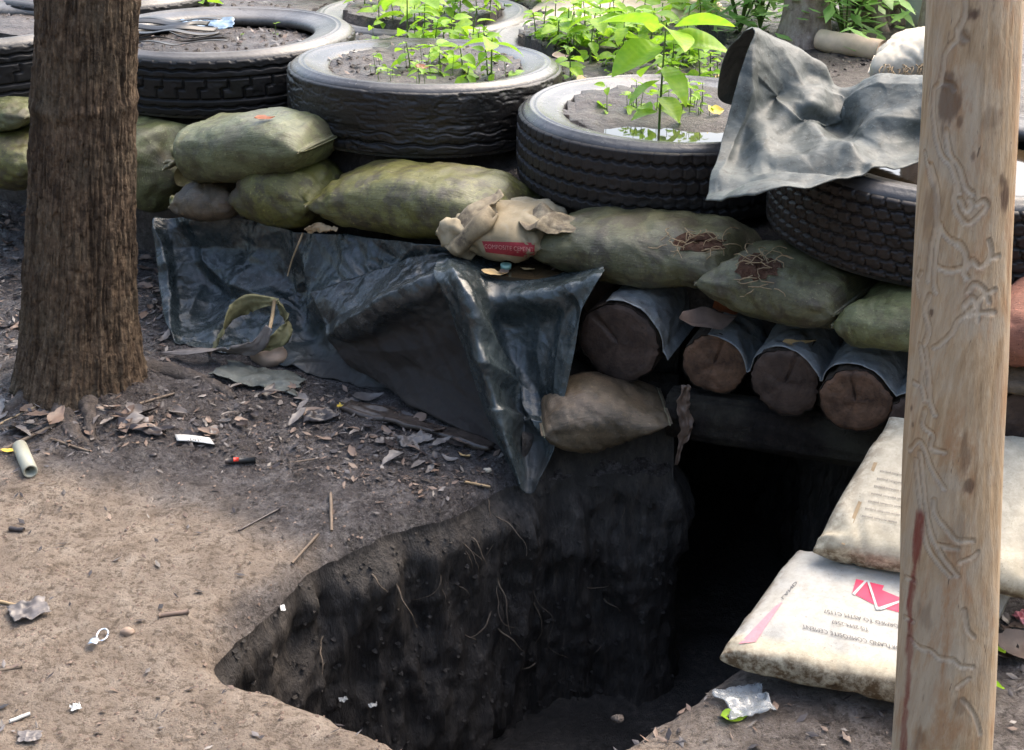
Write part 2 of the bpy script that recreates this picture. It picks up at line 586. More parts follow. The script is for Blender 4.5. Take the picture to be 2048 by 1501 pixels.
def m_leaf(name, col, dark, trans=0.45):
    b = MB(name)
    v = b.coord(kind='Object')
    n = b.noise(v, 5, 4, 0.6)
    oi = b.n('ObjectInfo').outputs['Random']
    w = b.n('TexWave', {'Vector': b.coord(kind='Object', rot=(0, 0, 0.0)), 'Scale': 3.2, 'Distortion': 0.6}, bands_direction='X').outputs['Fac']
    c = b.ramp(n, [(0.3, dark), (0.65, col)])
    c = b.mix(b.math('MULTIPLY', oi, 0.6), c, dark)
    c = b.mix(b.ramp(b.noise(b.coord(kind='Object'), 14, 4, 0.7), [(0.62, 0.0), (0.72, 0.6)]), c, (0.30, 0.26, 0.05))
    c = b.mix(b.math('MULTIPLY', b.ramp(w, [(0.0, 1.0), (0.12, 0.0)]), 0.16), c, dark)
    b.bsdf(Base_Color=c, Roughness=0.42, Specular_IOR_Level=0.4, Normal=b.bump(w, 0.06, 0.02))
    tr = b.n('BsdfTranslucent', {'Color': c})
    mx = b.n('MixShader', {0: trans})
    b.t.links.new(b.b.outputs[0], mx.inputs[1])
    b.t.links.new(tr.outputs[0], mx.inputs[2])
    b.t.links.new(mx.outputs[0], b.out.inputs['Surface'])
    return b.m


def m_water(name, col):
    b = MB(name)
    n = b.noise(b.coord(kind='World'), 25, 3, 0.5)
    b.bsdf(Base_Color=col, Roughness=0.04, Specular_IOR_Level=0.6, Normal=b.bump(n, 0.05, 0.003))
    return b.m


MAT['ground'] = m_ground()
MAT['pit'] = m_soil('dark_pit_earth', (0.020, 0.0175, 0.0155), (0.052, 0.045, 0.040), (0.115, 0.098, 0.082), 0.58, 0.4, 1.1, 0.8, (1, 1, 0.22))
MAT['mound'] = m_soil('dark_mound_earth', (0.026, 0.019, 0.016), (0.070, 0.055, 0.046), (0.18, 0.152, 0.136), 0.48, 0.5, 0.8)
MAT['rubber'] = m_rubber('black_tyre_rubber')
MAT['rubber_brown'] = m_rubber('brownish_tyre_rubber', (0.010, 0.0085, 0.008), (0.038, 0.027, 0.022), 0.5, 0.45, 0.28)
MAT['rubber_worn'] = m_rubber('worn_wet_tyre_rubber', (0.007, 0.007, 0.0075), (0.04, 0.032, 0.027), 0.35, 0.34, 0.4, 0.8)
MAT['rubber_mud'] = m_rubber('mud_caked_tyre_rubber', (0.011, 0.0098, 0.0098), (0.038, 0.032, 0.030), 0.5, 0.48, 0.27, 0.5)
MAT['sidewall'] = m_sidewall('dusty_tyre_sidewall')
MAT['sidewall_wet'] = m_sidewall('wet_tyre_sidewall', (0.022, 0.022, 0.023), (0.085, 0.080, 0.077), 0.22)
MAT['sidewall_dark'] = m_sidewall('dark_tyre_sidewall', (0.02, 0.02, 0.022), (0.05, 0.048, 0.048), 0.42)
MAT['tarp'] = m_tarp('black_polythene', (0.010, 0.0125, 0.0135), (0.036, 0.044, 0.047), (0.10, 0.11, 0.11), 0.24, 0.4, 0.45)
MAT['tarp_dusty'] = m_tarp('dusty_black_polythene', (0.010, 0.0145, 0.0155), (0.046, 0.060, 0.063), (0.10, 0.112, 0.112), 0.24, 0.4, 0.4)
MAT['tarp_grey'] = m_tarp('dusty_grey_polythene', (0.046, 0.053, 0.049), (0.105, 0.117, 0.110), (0.030, 0.031, 0.026), 0.54, 0.8, 0.35, 0.25, 0.32)
MAT['film'] = m_tarp('grey_wet_film', (0.12, 0.128, 0.13), (0.27, 0.285, 0.285), (0.065, 0.050, 0.036), 0.36, 0.55, 0.3)
MAT['sack_green'] = m_sack('algae_green_sack', (0.060, 0.058, 0.016), (0.205, 0.198, 0.062), (0.080, 0.083, 0.008))
MAT['sack_pale'] = m_sack('pale_green_sack', (0.062, 0.068, 0.026), (0.215, 0.228, 0.112), (0.070, 0.080, 0.012), am=0.5, dm=0.55)
MAT['sack_grey'] = m_sack('grey_green_sack', (0.048, 0.045, 0.022), (0.17, 0.165, 0.088), (0.060, 0.062, 0.014), am=0.5, dm=0.75)
MAT['sack_brown'] = m_sack('mud_brown_sack', (0.085, 0.058, 0.036), (0.19, 0.14, 0.09), (0.08, 0.07, 0.03), am=0.4, dm=0.7, rough=0.4)
MAT['sack_red'] = m_sack('laterite_sack', (0.20, 0.075, 0.045), (0.36, 0.15, 0.095), (0.24, 0.12, 0.08), (0.12, 0.05, 0.035), am=0.4, dm=0.4, rough=0.8)
MAT['cement'] = m_cement_sack('cement_sack_woven', (0.56, 0.50, 0.37), (0.44, 0.435, 0.40), (0.115, 0.075, 0.04))
MAT['cement_old'] = m_cement_sack('old_cement_sack', (0.25, 0.20, 0.12), (0.25, 0.20, 0.12), (0.06, 0.043, 0.03))
MAT['bark'] = m_bark('rough_tree_bark', (0.045, 0.029, 0.019), (0.125, 0.086, 0.056), (0.26, 0.19, 0.125))
MAT['bark_far'] = m_bark('pale_tree_bark', (0.20, 0.14, 0.115), (0.42, 0.32, 0.275), (0.60, 0.50, 0.44), 0.7)
MAT['log_bark'] = m_bark('dark_log_bark', (0.020, 0.014, 0.011), (0.05, 0.036, 0.028), (0.10, 0.075, 0.06))
MAT['beam'] = m_bark('dark_beam_bark', (0.008, 0.006, 0.005), (0.018, 0.014, 0.012), (0.034, 0.027, 0.023))  # same bark pattern as the roof logs, in a darker tone
MAT['log_end'] = m_logend('dark_sawn_log_end', (0.034, 0.023, 0.019), (0.085, 0.058, 0.046))
MAT['log_end_red'] = m_logend('reddish_sawn_log_end', (0.042, 0.025, 0.018), (0.17, 0.098, 0.062))
MAT['post'] = m_post()
MAT['gallery'] = m_plain('beetle_gallery_wood', (0.43, 0.325, 0.225), 0.6, 0.3, 0.25, 60)
MAT['leaf'] = m_leaf('fresh_green_leaf', (0.42, 0.62, 0.04), (0.20, 0.42, 0.03), 0.5)
MAT['leaf_far'] = m_leaf('pale_green_leaf', (0.46, 0.68, 0.22), (0.2, 0.42, 0.09))
MAT['stem'] = m_plain('green_stem', (0.10, 0.16, 0.035), 0.5)
MAT['deadleaf'] = m_plain('dead_leaf_brown', (0.15, 0.105, 0.08), 0.5, 0.4, 0.45, 30)
MAT['deadleaf_grey'] = m_plain('dead_leaf_grey', (0.135, 0.12, 0.112), 0.42, 0.5, 0.5, 30)
MAT['deadleaf_dark'] = m_plain('dead_leaf_dark', (0.04, 0.032, 0.03), 0.4, 0.5, 0.4, 30)
MAT['deadleaf_yellow'] = m_plain('dead_leaf_yellow', (0.62, 0.45, 0.06), 0.5, 0.4, 0.2, 30)
MAT['deadleaf_tan'] = m_plain('dead_leaf_tan', (0.52, 0.36, 0.17), 0.5, 0.4, 0.25, 30)
MAT['deadleaf_rust'] = m_plain('dead_leaf_rust', (0.26, 0.085, 0.035), 0.45, 0.4, 0.3, 30)
MAT['palm'] = m_plain('dry_palm_leaf', (0.16, 0.15, 0.075), 0.55, 0.3, 0.5, 45)
MAT['twig'] = m_plain('dry_twig', (0.15, 0.115, 0.085), 0.7, 0.3, 0.4, 60)
MAT['root'] = m_plain('pale_root', (0.115, 0.09, 0.068), 0.7, 0.2, 0.4, 50)
MAT['white'] = m_plain('white_plastic', (0.44, 0.445, 0.43), 0.45, 0.4, 0.15)
MAT['black'] = m_plain('black_plastic', (0.02, 0.02, 0.02), 0.4, 0.4, 0.2)
MAT['ink'] = m_plain('grey_ink', (0.085, 0.085, 0.09), 0.6, 0.3, 0.5, 90)
MAT['red'] = m_plain('faded_red_print', (0.60, 0.055, 0.11), 0.55, 0.3, 0.15, 40)
MAT['pink'] = m_plain('faded_pink_print', (0.60, 0.24, 0.27), 0.6, 0.3, 0.15, 90)
MAT['darkred'] = m_plain('dull_red_print', (0.26, 0.022, 0.03), 0.5, 0.35, 0.3, 60)
MAT['pale_ink'] = m_plain('pale_print', (0.45, 0.20, 0.17), 0.6, 0.3, 0.4, 120)
MAT['metal'] = m_plain('bright_tin', (0.75, 0.76, 0.78), 0.25, 0.6, 0.1, 40, Metallic=0.9)
MAT['teal'] = m_plain('pale_teal_plastic', (0.24, 0.42, 0.36), 0.4, 0.5, 0.1)
MAT['pvc'] = m_plain('grey_green_plastic_pipe', (0.36, 0.36, 0.29), 0.45, 0.4, 0.12)
MAT['pale_wood'] = m_plain('pale_sawn_wood', (0.62, 0.46, 0.32), 0.6, 0.3, 0.15, 30)
MAT['plank'] = m_plain('wet_brown_plank', (0.06, 0.046, 0.038), 0.25, 0.5, 0.6, 30, 0.8)
MAT['stone'] = m_plain('tan_stone', (0.26, 0.19, 0.14), 0.55, 0.4, 0.25, 30)
MAT['clearfilm'] = m_plain('crumpled_pale_film', (0.30, 0.32, 0.33), 0.18, 0.6, 0.35, 60, Alpha=0.55)
MAT['blue'] = m_plain('blue_grey_film', (0.16, 0.24, 0.33), 0.2, 0.6, 0.5, 40)
MAT['sand'] = m_plain('pale_sand', (0.58, 0.46, 0.36), 0.8, 0.2, 0.2, 40)
MAT['sacking'] = m_plain('frayed_cream_sacking', (0.50, 0.45, 0.36), 0.7, 0.2, 0.35, 22)
MAT['water'] = m_water('brown_puddle_water', (0.05, 0.034, 0.018))
MAT['water_grey'] = m_water('grey_puddle_water', (0.06, 0.055, 0.04))
MAT['red_plastic'] = m_plain('red_lighter', (0.65, 0.04, 0.02), 0.3, 0.5, 0.1)  # plain red plastic, nothing emissive
# ------------------------------------------------------------------ the setting: ground, pit, mound
PIT = np.array([(-.70, 2.45), (-.67, 2.55), (-.60, 2.68), (-.52, 2.84), (-.46, 2.90), (-.33, 2.98), (-.17, 3.08), (-.13, 3.13), (-.05, 3.22), (.06, 3.30), (.25, 3.36), (.485, 3.38),
                (.49, 3.6), (.50, 4.7), (1.06, 4.7), (1.05, 3.0), (.98, 2.86), (.84, 2.74), (.72, 2.60), (.56, 2.44), (.455, 2.345), (.38, 2.27), (.29, 2.20),
                (.19, 2.12), (.12, 1.98), (.05, 1.86), (-.08, 1.86), (-.15, 2.0), (-.21, 2.12), (-.36, 2.215), (-.50, 2.29), (-.60, 2.345), (-.66, 2.385)])


def resample(poly, step):
    P = np.vstack([poly, poly[:1]])
    L = np.r_[0, np.cumsum(np.linalg.norm(np.diff(P, axis=0), axis=1))]
    n = int(L[-1] / step)
    t = np.linspace(0, L[-1], n, endpoint=False)
    return np.stack([np.interp(t, L, P[:, k]) for k in (0, 1)], -1)


PL = resample(PIT, 0.014)
_k = np.array([1, 2, 3, 2, 1]) / 9.0
for _ in range(1):
    PL = sum(w * np.roll(PL, s, axis=0) for w, s in zip(_k, (-2, -1, 0, 1, 2)))
_T = np.roll(PL, -1, axis=0) - np.roll(PL, 1, axis=0)
_N = np.stack([_T[:, 1], -_T[:, 0]], -1)
_N /= np.linalg.norm(_N, axis=1)[:, None]
PL = PL + _N * (fbm(xyz(PL[:, 0] * 7, PL[:, 1] * 7), 3, 3) * 0.022)[:, None]


def pit_dist(x, y):
    """distance to the pit's edge, negative inside"""
    x, y = np.asarray(x, float), np.asarray(y, float)
    sh = x.shape
    if x.size <= 64:
        q = np.stack([x.ravel(), y.ravel()], -1)
        a, b = PL, np.roll(PL, -1, axis=0)
        dd = np.hypot(q[:, None, 0] - a[None, :, 0], q[:, None, 1] - a[None, :, 1]).min(1)
        c = (a[None, :, 1] > q[:, None, 1]) != (b[None, :, 1] > q[:, None, 1])
        xi = (b[:, 0] - a[:, 0])[None] * (q[:, None, 1] - a[None, :, 1]) / ((b[:, 1] - a[:, 1])[None] + 1e-12) + a[None, :, 0]
        ins = (c & (q[:, None, 0] < xi)).sum(1) % 2 == 1
        return np.where(ins, -dd, np.minimum(dd, 9.0)).reshape(sh)
    q = np.stack([x.ravel(), y.ravel()], -1)
    d = np.full(len(q), 9.0)
    ins = np.zeros(len(q), bool)
    near = (q[:, 0] > -1.6) & (q[:, 0] < 2.0) & (q[:, 1] > 1.0) & (q[:, 1] < 5.5)
    Q = q[near]
    dd = np.full(len(Q), 9.0)
    ii = np.zeros(len(Q), bool)
    for a, b in zip(PL, np.roll(PL, -1, axis=0)):
        dd = np.minimum(dd, np.hypot(Q[:, 0] - a[0], Q[:, 1] - a[1]))
        c = (a[1] > Q[:, 1]) != (b[1] > Q[:, 1])
        if c.any():
            xi = (b[0] - a[0]) * (Q[:, 1] - a[1]) / (b[1] - a[1] + 1e-12) + a[0]
            ii ^= c & (Q[:, 0] < xi)
    d[near] = np.where(ii, -dd, dd)
    return d.reshape(sh)


_TB = at(155, 762, 3.80)


def ground_raw(x, y):
    x, y = np.asarray(x, float), np.asarray(y, float)
    fade = sstep(30, 8, np.hypot(x, y))
    z = 0.022 * fbm(xyz(x * 2.2, y * 2.2), 1, 3) + 0.016 * fbm(xyz(x * 9, y * 9), 2, 4)
    z = z + 0.010 * ridged(xyz(x * 20, y * 24), 5, 3) * sstep(2.3, 3.2, y + 0.2 * x) + 0.004 * fbm(xyz(x * 42, y * 48), 6, 2)
    z = z + 0.10 * sstep(1.0, 2.2, -x - 0.2) * sstep(4.0, 5.6, y) + 0.12 * sstep(1.15, 1.6, x) * sstep(2.2, 2.9, y)
    dt = np.hypot(x - _TB[0], y - _TB[1])
    z = z + 0.055 * np.exp(-(dt / .27) ** 2) * (1 + .5 * fbm(xyz(x * 14, y * 14), 8, 3))
    return z * fade


def ground_z(x, y):
    d = pit_dist(x, y)
    lip = np.exp(-np.maximum(d, 0) / 0.045)
    return ground_raw(x, y) - 0.05 * lip ** 2 - 0.012 * lip


def gz(x, y):
    return float(ground_z(np.array([x]), np.array([y]))[0])


def at_ground(px, py, lift=0.0):
    z = 0.0
    for _ in range(4):
        p = atz(px, py, z)
        z = gz(p[0], p[1])
    return np.array([p[0], p[1], z + lift])


def build_ground():
    rng = np.random.default_rng(4)
    xs, ys = np.arange(-2.6, 2.7, 0.021), np.arange(1.3, 5.6, 0.021)
    X, Y = np.meshgrid(xs, ys, indexing='ij')
    q = np.stack([X.ravel(), Y.ravel()], -1) + rng.uniform(-.005, .005, (X.size, 2))
    q = q[pit_dist(q[:, 0], q[:, 1]) > 0.014]
    far = []
    for rr in (6, 8, 11, 16, 25, 40, 70, 120):
        for k in range(28):
            a = 2 * math.pi * k / 28
            far.append((rr * math.cos(a), 3 + rr * math.sin(a)))
    for k in range(40):
        far += [(-2.9 + 5.8 * k / 39, 0.9), (-2.9 + 5.8 * k / 39, 5.9)]
    pts = np.vstack([PL, q, np.array(far)])
    n = len(PL)
    edges = [(i, (i + 1) % n) for i in range(n)]
    v, e, f, *_ = delaunay_2d_cdt([Vector(map(float, p)) for p in pts], edges, [], 0, 1e-5)
    v = np.array([(p[0], p[1]) for p in v])
    f = np.array([t for t in f if len(t) == 3])
    c = v[f].mean(1)
    f = f[pit_dist(c[:, 0], c[:, 1]) > 0.0005 - 0.0]
    used = np.zeros(len(v), bool)
    used[f.ravel()] = True
    x, y = v[:, 0], v[:, 1]
    z = ground_z(x, y)
    d = pit_dist(x, y)
    # wet mud by the wall and round the pit, dry trodden earth in front on the left
    w = sstep(-0.13, 0.13, (y - np.interp(x, [-3, -1.47, -.86, -.55, -.35, 0], [3.45, 3.28, 3.16, 2.88, 2.6, 2.3])) + 0.22 * fbm(xyz(x * 3.3, y * 3.3), 9, 4))
    w = np.maximum(w, 0.75 * sstep(0.15, 0.55, x + 0.2 * (y - 2.4) + 0.12 * fbm(xyz(x * 5, y * 5), 19, 3)))
    w = np.maximum(w, 0.8 * sstep(0.09, 0.0, d + 0.05 * fbm(xyz(x * 12, y * 12), 29, 3)) * sstep(2.4, 2.65, y))
    idx = np.cumsum(used) - 1
    V = np.stack([x, y, z], -1)[used]
    o = put('ground', mesh('ground', V, idx[f], True, {'wet': w[used]}), MAT['ground'])
    tag(o, kind='structure')
    return o


ground = build_ground()


def build_pit():
    n = len(PL)
    zl = ground_z(PL[:, 0], PL[:, 1])
    depth = 0.98
    rings = []
    rows = 80
    for r in range(rows):
        t = r / (rows - 1)
        z = zl * (1 - t) - t * depth
        if r == 0:
            p = PL
        else:
            Pn = xyz(PL[:, 0] * 6, PL[:, 1] * 6, z * 2.2)
            dz = fbm(xyz(PL[:, 0] * 5, PL[:, 1] * 5, z * 0.8), 40, 3) * 0.05 + np.maximum(0, ridged(xyz(PL[:, 0] * 19, PL[:, 1] * 19, z * 5.0), 44, 3) - .2) * 0.035 + 0.05 * crumple(xyz(PL[:, 0], PL[:, 1], z * .35), 77, 6, 4) + fbm(xyz(PL[:, 0] * 50, PL[:, 1] * 50, z * 30), 47, 3) * 0.007 + np.maximum(0, fbm(xyz(PL[:, 0] * 13, PL[:, 1] * 13, z * 9), 48, 3) - .2) * 0.022 + np.maximum(0, ridged(xyz(PL[:, 0] * 34, PL[:, 1] * 34, z * 1.6), 49, 2) - .35) * 0.022
            # shallow shelf at the left end
            dz = dz * sstep(0, 0.12, t) + 0.03 * sstep(0, .1, t)
            p = PL + _N * dz[:, None]
        rings.append(np.stack([p[:, 0], p[:, 1], z], -1))
    V = np.stack(rings, 0)
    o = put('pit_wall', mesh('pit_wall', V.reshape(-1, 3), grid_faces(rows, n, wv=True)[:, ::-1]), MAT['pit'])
    tag(o, kind='structure')
    bv = bvh_of(V.reshape(-1, 3), grid_faces(rows, n, wv=True))
    # floor
    xs, ys = np.linspace(-1.0, 1.3, 70), np.linspace(1.6, 4.9, 90)
    X, Y = np.meshgrid(xs, ys, indexing='ij')
    Z = -0.88 + 0.05 * fbm(xyz(X * 4, Y * 4), 51, 4) + 0.42 * sstep(-0.05, -0.62, X + 0.3 * (Y - 2.5))
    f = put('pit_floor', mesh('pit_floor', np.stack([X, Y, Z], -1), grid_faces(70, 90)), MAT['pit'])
    tag(f, kind='structure')
    return o, bv


pit, PIT_BVH = build_pit()

# tyres: x, y, top z, radius, width, tilt about X, tilt about Y
TY = {1: (-1.19, 5.42, .842, .545, .25, 0.0, 0.0), 2: (-.32, 4.82, .845, .51, .255, R(0.5), R(2.2)), 3: (.515, 4.22, .825, .50, .25, R(0.5), 0.0), 4: (1.23, 3.52, .89, .50, .255, 0.0, R(-1.0)),
      0: (-2.24, 5.50, .86, .53, .25, 0, 0), 5: (-1.95, 6.35, .86, .53, .25, 0, R(-2)), 6: (-.42, 6.22, .765, .53, .25, 0, 0), 7: (.40, 5.72, .735, .52, .25, R(-2), R(1))}
SOIL = {1: .775, 2: .825, 3: .812, 4: .74, 0: .82, 5: .80, 6: .79, 7: .77}


def front_y(x):
    return np.interp(x, [-6, -2.2, -1.2, -.6, 0, .55, 1.0, 1.35, 2.2, 6], [7.6, 5.5, 4.85, 4.45, 4.02, 3.68, 3.34, 3.16, 2.9, 2.2])


def mound_z(x, y):
    x, y = np.asarray(x, float), np.asarray(y, float)
    t = y - front_y(x)
    z = 0.50 + 0.05 * sstep(0, .1, t) + 0.20 * sstep(0.35, 1.05, t)
    for k, (cx, cy, zt, r, w, *_r) in TY.items():
        dd = np.hypot(x - cx, y - cy)
        z = z + (SOIL[k] - z) * sstep(r * 0.82, r * 0.72, dd)
        ring = sstep(r * 0.68, r * 0.76, dd) * sstep(r * 1.03, r * 0.98, dd)
        z = np.where(ring > 0.5, np.minimum(z, zt - w + 0.03), z)
    z = z - 0.045 * np.exp(-(((x - .46) / .30) ** 2 + ((y - 3.95) / .10) ** 2))
    z = z + 0.016 * fbm(xyz(x * 5, y * 5), 61, 4) + 0.010 * fbm(xyz(x * 24, y * 24), 63, 3)
    z = z - 0.10 * sstep(6.2, 9.0, y)
    return z


def mz(x, y):
    return float(mound_z(np.array([x]), np.array([y]))[0])


def at_mound(px, py):
    z = 0.75
    for _ in range(6):
        p = atz(px, py, z)
        z = 0.5 * z + 0.5 * mz(p[0], p[1])
    return np.array([p[0], p[1], z])


def build_mound():
    xs = np.r_[np.linspace(-12, -2.7, 20, endpoint=False), np.arange(-2.7, 2.6, 0.026), np.linspace(2.6, 12, 20)]
    ts = np.r_[np.arange(0, 2.9, 0.026), np.linspace(2.9, 16, 50)]
    X, T = np.meshgrid(xs, ts, indexing='ij')
    Y = front_y(X) + T
    Z = mound_z(X, Y)
    nx, nt = X.shape
    V = np.stack([X, Y, Z], -1)
    F = grid_faces(nx, nt)
    # front skirt, open where the tunnel runs in
    rows = 12
    S = []
    for r in range(1, rows + 1):
        t = r / rows
        x, y, z = X[:, 0], Y[:, 0], Z[:, 0]
        bot = np.where((x > .50) & (x < 1.05), 0.30, -0.1)
        zz = z * (1 - t) + bot * t
        yy = y - 0.05 * t + 0.04 * fbm(xyz(x * 6, zz * 6), 71, 3)
        S.append(np.stack([x, yy, zz], -1))
    S = np.stack([V[:, 0]] + S, 1)
    F2 = grid_faces(nx, rows + 1)[:, ::-1] + nx * nt
    V = np.concatenate([V.reshape(-1, 3), S.reshape(-1, 3)])
    o = put('mound', mesh('mound', V, np.concatenate([F, F2])), MAT['mound'])
    tag(o, kind='structure')


build_mound()


# ------------------------------------------------------------------ tyres
def tread_depth(kind, s, w, seed):
    """groove depth 0..1 at arc length s (m) and width coordinate w in -1..1"""
    def groove(c, half, soft=0.004):
        return sstep(half + soft, half - soft * 0.2, np.abs(c))
    W2 = 0.12
    d = np.zeros_like(s)
    y = w * W2
    if kind == 4:                                    # small bricks in seven rows
        rows = np.array([-.74, -.46, -.17, .13, .42, .70])
        zig = 0.0018 * np.sign(np.sin(s * 2 * math.pi / 0.042))
        for k, r in enumerate(rows):
            d = np.maximum(d, groove(y - r * W2 + zig * (1 if k % 2 else -1), 0.0024, 0.002) * 0.9)
        row = np.searchsorted(rows, w)
        off = row * 0.019 + np.where(y * 1.0 - (row - 3) * 0.034 > 0, 0.004, -0.003)
        ph = (s + off) % 0.042 - 0.021
        d = np.maximum(d, groove(ph, 0.0018, 0.002) * 0.75)
    elif kind == 3:                                  # ribs between wavy grooves
        for k, r in enumerate([-.62, -.2, .22, .62]):
            wv = 0.0045 * np.abs(np.sin(s * math.pi / 0.040 + k)) * 2 - 0.0045
            d = np.maximum(d, groove(y - r * W2 + wv, 0.0035) * 0.9)
        row = np.searchsorted([-.62, -.2, .22, .62], w)
        ph = (s + row * 0.013) % 0.040 - 0.02
        d = np.maximum(d, groove(ph, 0.0012, 0.002) * 0.22)
    elif kind == 1:                                  # scalloped shoulders, stepped blocks in the middle
        for r, sg in ((-.60, 1), (.60, -1)):
            wv = 0.007 * np.abs(np.sin(s * math.pi / 0.085)) * sg
            d = np.maximum(d, groove(y - r * W2 + wv, 0.0035) * 0.95)
        for r in (-.36, .36):
            d = np.maximum(d, groove(y - r * W2, 0.003) * 0.8)
        st = np.where(w > 0.02, 0.0, 0.028)
        mid = np.abs(w) < 0.36
        d = np.maximum(d, np.where(mid, groove((s + st) % 0.085 - 0.0425, 0.0035), 0) * 0.95)
        seg = (((s % 0.085) > 0.0425 - 0.028) & ((s % 0.085) < 0.0425 + 0.002))
        d = np.maximum(d, np.where(seg, groove(y - 0.02 * W2, 0.0032), 0) * 0.95)
        d = np.maximum(d, np.where(np.abs(w) > 0.86, groove(s % 0.075 - 0.0375, 0.009), 0) * 0.7)
    elif kind == 2:                                  # worn bald with scars
        n = ridged(xyz(s * 14, y * 60, 0), seed, 3)
        d = 0.25 * sstep(0.5, 0.9, n) + 0.35 * sstep(0.1, 0.5, fbm(xyz(s * 10, y * 40, 3), seed + 5, 4))
        wv = 0.004 * np.sin(s * 2 * math.pi / 0.11)
        d = np.maximum(d, groove(y + .62 * W2 + wv, 0.003) * 0.9)
        d = np.maximum(d, groove(y + .30 * W2 + wv * 1.5, 0.002) * 0.4)
        old = sstep(1.28, 1.15, np.abs(s - 1.15) * 0 + s) * 0
    return d


def tyre_meshes(Rr, W, kind, seed, tread_n=1000):
    """casing (sidewalls, beads, inner face) and tread, axis Z, top sidewall at z = 0"""
    hw = W / 2
    seg = 128
    th = np.linspace(0, 2 * math.pi, seg, endpoint=False)
    Ri = Rr * 0.69
    prof = [(Ri, -.055), (Ri - .004, -.035), (Ri + .006, -.022), (Ri + .03, -.016), (Ri + .06, -.008), (Ri + .085, -.003), (Ri + .088, -.0005), (Ri + .094, -.0005), (Ri + .097, -.003), (Ri + .105, -.001), (Ri + .108, .001), (Ri + .112, .001), (Ri + .115, -.002),
            (Rr - .030, -.007), (Rr - .026, -.010), (Rr - .016, -.018), (Rr - .014, -.03), (Rr - .02, -.05), (Rr - .02, -W + .05), (Rr - .014, -W + .03), (Rr - .02, -W + .012),
            (Ri + .12, -W + .003), (Ri + .08, -W), (Ri + .02, -W + .02), (Ri, -W + .05), (Ri + .02, -W + .055), (Rr - .05, -W + .05), (Rr - .045, -hw), (Rr - .05, -.05), (Ri + .02, -.055)]
    prof = np.array(prof)
    m = len(prof)
    r, z = prof[:, 0], prof[:, 1]
    wob = 0.006 * np.sin(2 * th + seed) + 0.004 * np.sin(3 * th + seed * 2.1)
    V = np.stack([r[None] * np.cos(th)[:, None], r[None] * np.sin(th)[:, None], z[None] + wob[:, None] * sstep(Rr, Ri, r)[None]], -1)
    casing = (V.reshape(-1, 3), grid_faces(seg, m, wu=True, wv=True))
    # tread
    nw = 72
    w = np.r_[np.linspace(-1.0, 1.0, nw)]
    t2 = np.linspace(0, 2 * math.pi, tread_n, endpoint=False)
    S, Wd = np.meshgrid(t2 * Rr, w, indexing='ij')
    dep = tread_depth(kind, S, Wd, seed)
    nb = fbm(xyz(S * 20, Wd * 4, 0), seed, 3) + 1.2 * np.minimum(0, fbm(xyz(S * 30, Wd * 5, 9), seed + 9, 3) + .15) * 3
    crown = -0.006 * np.abs(Wd) ** 2.5 - 0.022 * sstep(0.90, 1.0, np.abs(Wd))
    rad = Rr + crown - dep * 0.0125 + nb * 0.0014
    tz = -hw + Wd * (hw - 0.014)
    V = np.stack([rad * np.cos(t2)[:, None], rad * np.sin(t2)[:, None], tz], -1)
    tread = (V.reshape(-1, 3), grid_faces(tread_n, nw, wu=True)[:, ::-1])
    return casing, tread


def tyre(k, kind, label, mats, tread_n=1000, meshes=None):
    cx, cy, zt, Rr, W, ax, ay = TY[k]
    if meshes is None:
        (cV, cF), (tV, tF) = tyre_meshes(Rr, W, kind, k * 7 + 3, tread_n)
        meshes = (mesh('tyre_casing', cV, cF), mesh('tyre_tread', tV, tF))
    root = thing('truck_tyre', label, 'tyre', (cx, cy, zt), 'old truck tyres laid flat on the sandbag wall')
    root.rotation_euler = (ax, ay, R(37 * k))
    put('casing', meshes[0], mats[0], root)
    put('tread', meshes[1], mats[1], root)
    return root, meshes


tyre(1, 1, 'big truck tyre with chunky stepped tread, holding black rubber strips, behind the tree trunk', (MAT['sidewall'], MAT['rubber']))
tyre(2, 2, 'worn wet bald truck tyre with scarred tread, second from the tree trunk', (MAT['sidewall_wet'], MAT['rubber_worn']))
tyre(3, 3, 'truck tyre with wavy rib grooves, tallest seedling and a puddle inside', (MAT['sidewall_wet'], MAT['rubber_mud']))
tyre(4, 4, 'truck tyre with small brick tread blocks behind the wooden post', (MAT['sidewall_dark'], MAT['rubber_brown']))
_r, _mm = tyre(0, 1, 'truck tyre cut by the left picture edge, beside the tree trunk', (MAT['sidewall'], MAT['rubber']), 600)


def tyre_copy(k, label):
    cx, cy, zt, Rr, W, ax, ay = TY[k]
    root = thing('truck_tyre', label, 'tyre', (cx, cy, zt), 'old truck tyres laid flat on the sandbag wall')
    root.rotation_euler = (ax, ay, R(37 * k))
    put('casing', _mm[0], None, root)
    put('tread', _mm[1], None, root)


tyre_copy(5, 'rear truck tyre whose rim shows at the top edge beside the trunk')
tyre_copy(6, 'half buried rear tyre behind the seedlings, left one')
tyre_copy(7, 'half buried rear tyre behind the seedlings, right one')


def puddle(name, cx, cy, z, r, mat, label, seed, sx=1.0, sy=1.0, n=48):
    a = np.linspace(0, 2 * math.pi, n, endpoint=False)
    rr = r * (1 + 0.22 * fbm(xyz(np.cos(a) * 1.5, np.sin(a) * 1.5, seed), seed, 3))
    top = np.stack([cx + sx * rr * np.cos(a), cy + sy * rr * np.sin(a), np.full(n, z)], -1)
    bot = top.copy()
    bot[:, 2] -= 0.02
    V = np.vstack([top, bot])
    F = [tuple(range(n)), tuple(range(2 * n - 1, n - 1, -1))] + [(i, n + i, n + (i + 1) % n, (i + 1) % n) for i in range(n)]
    return single(name, V, F, mat, label, 'puddle', None, False, kind='structure')


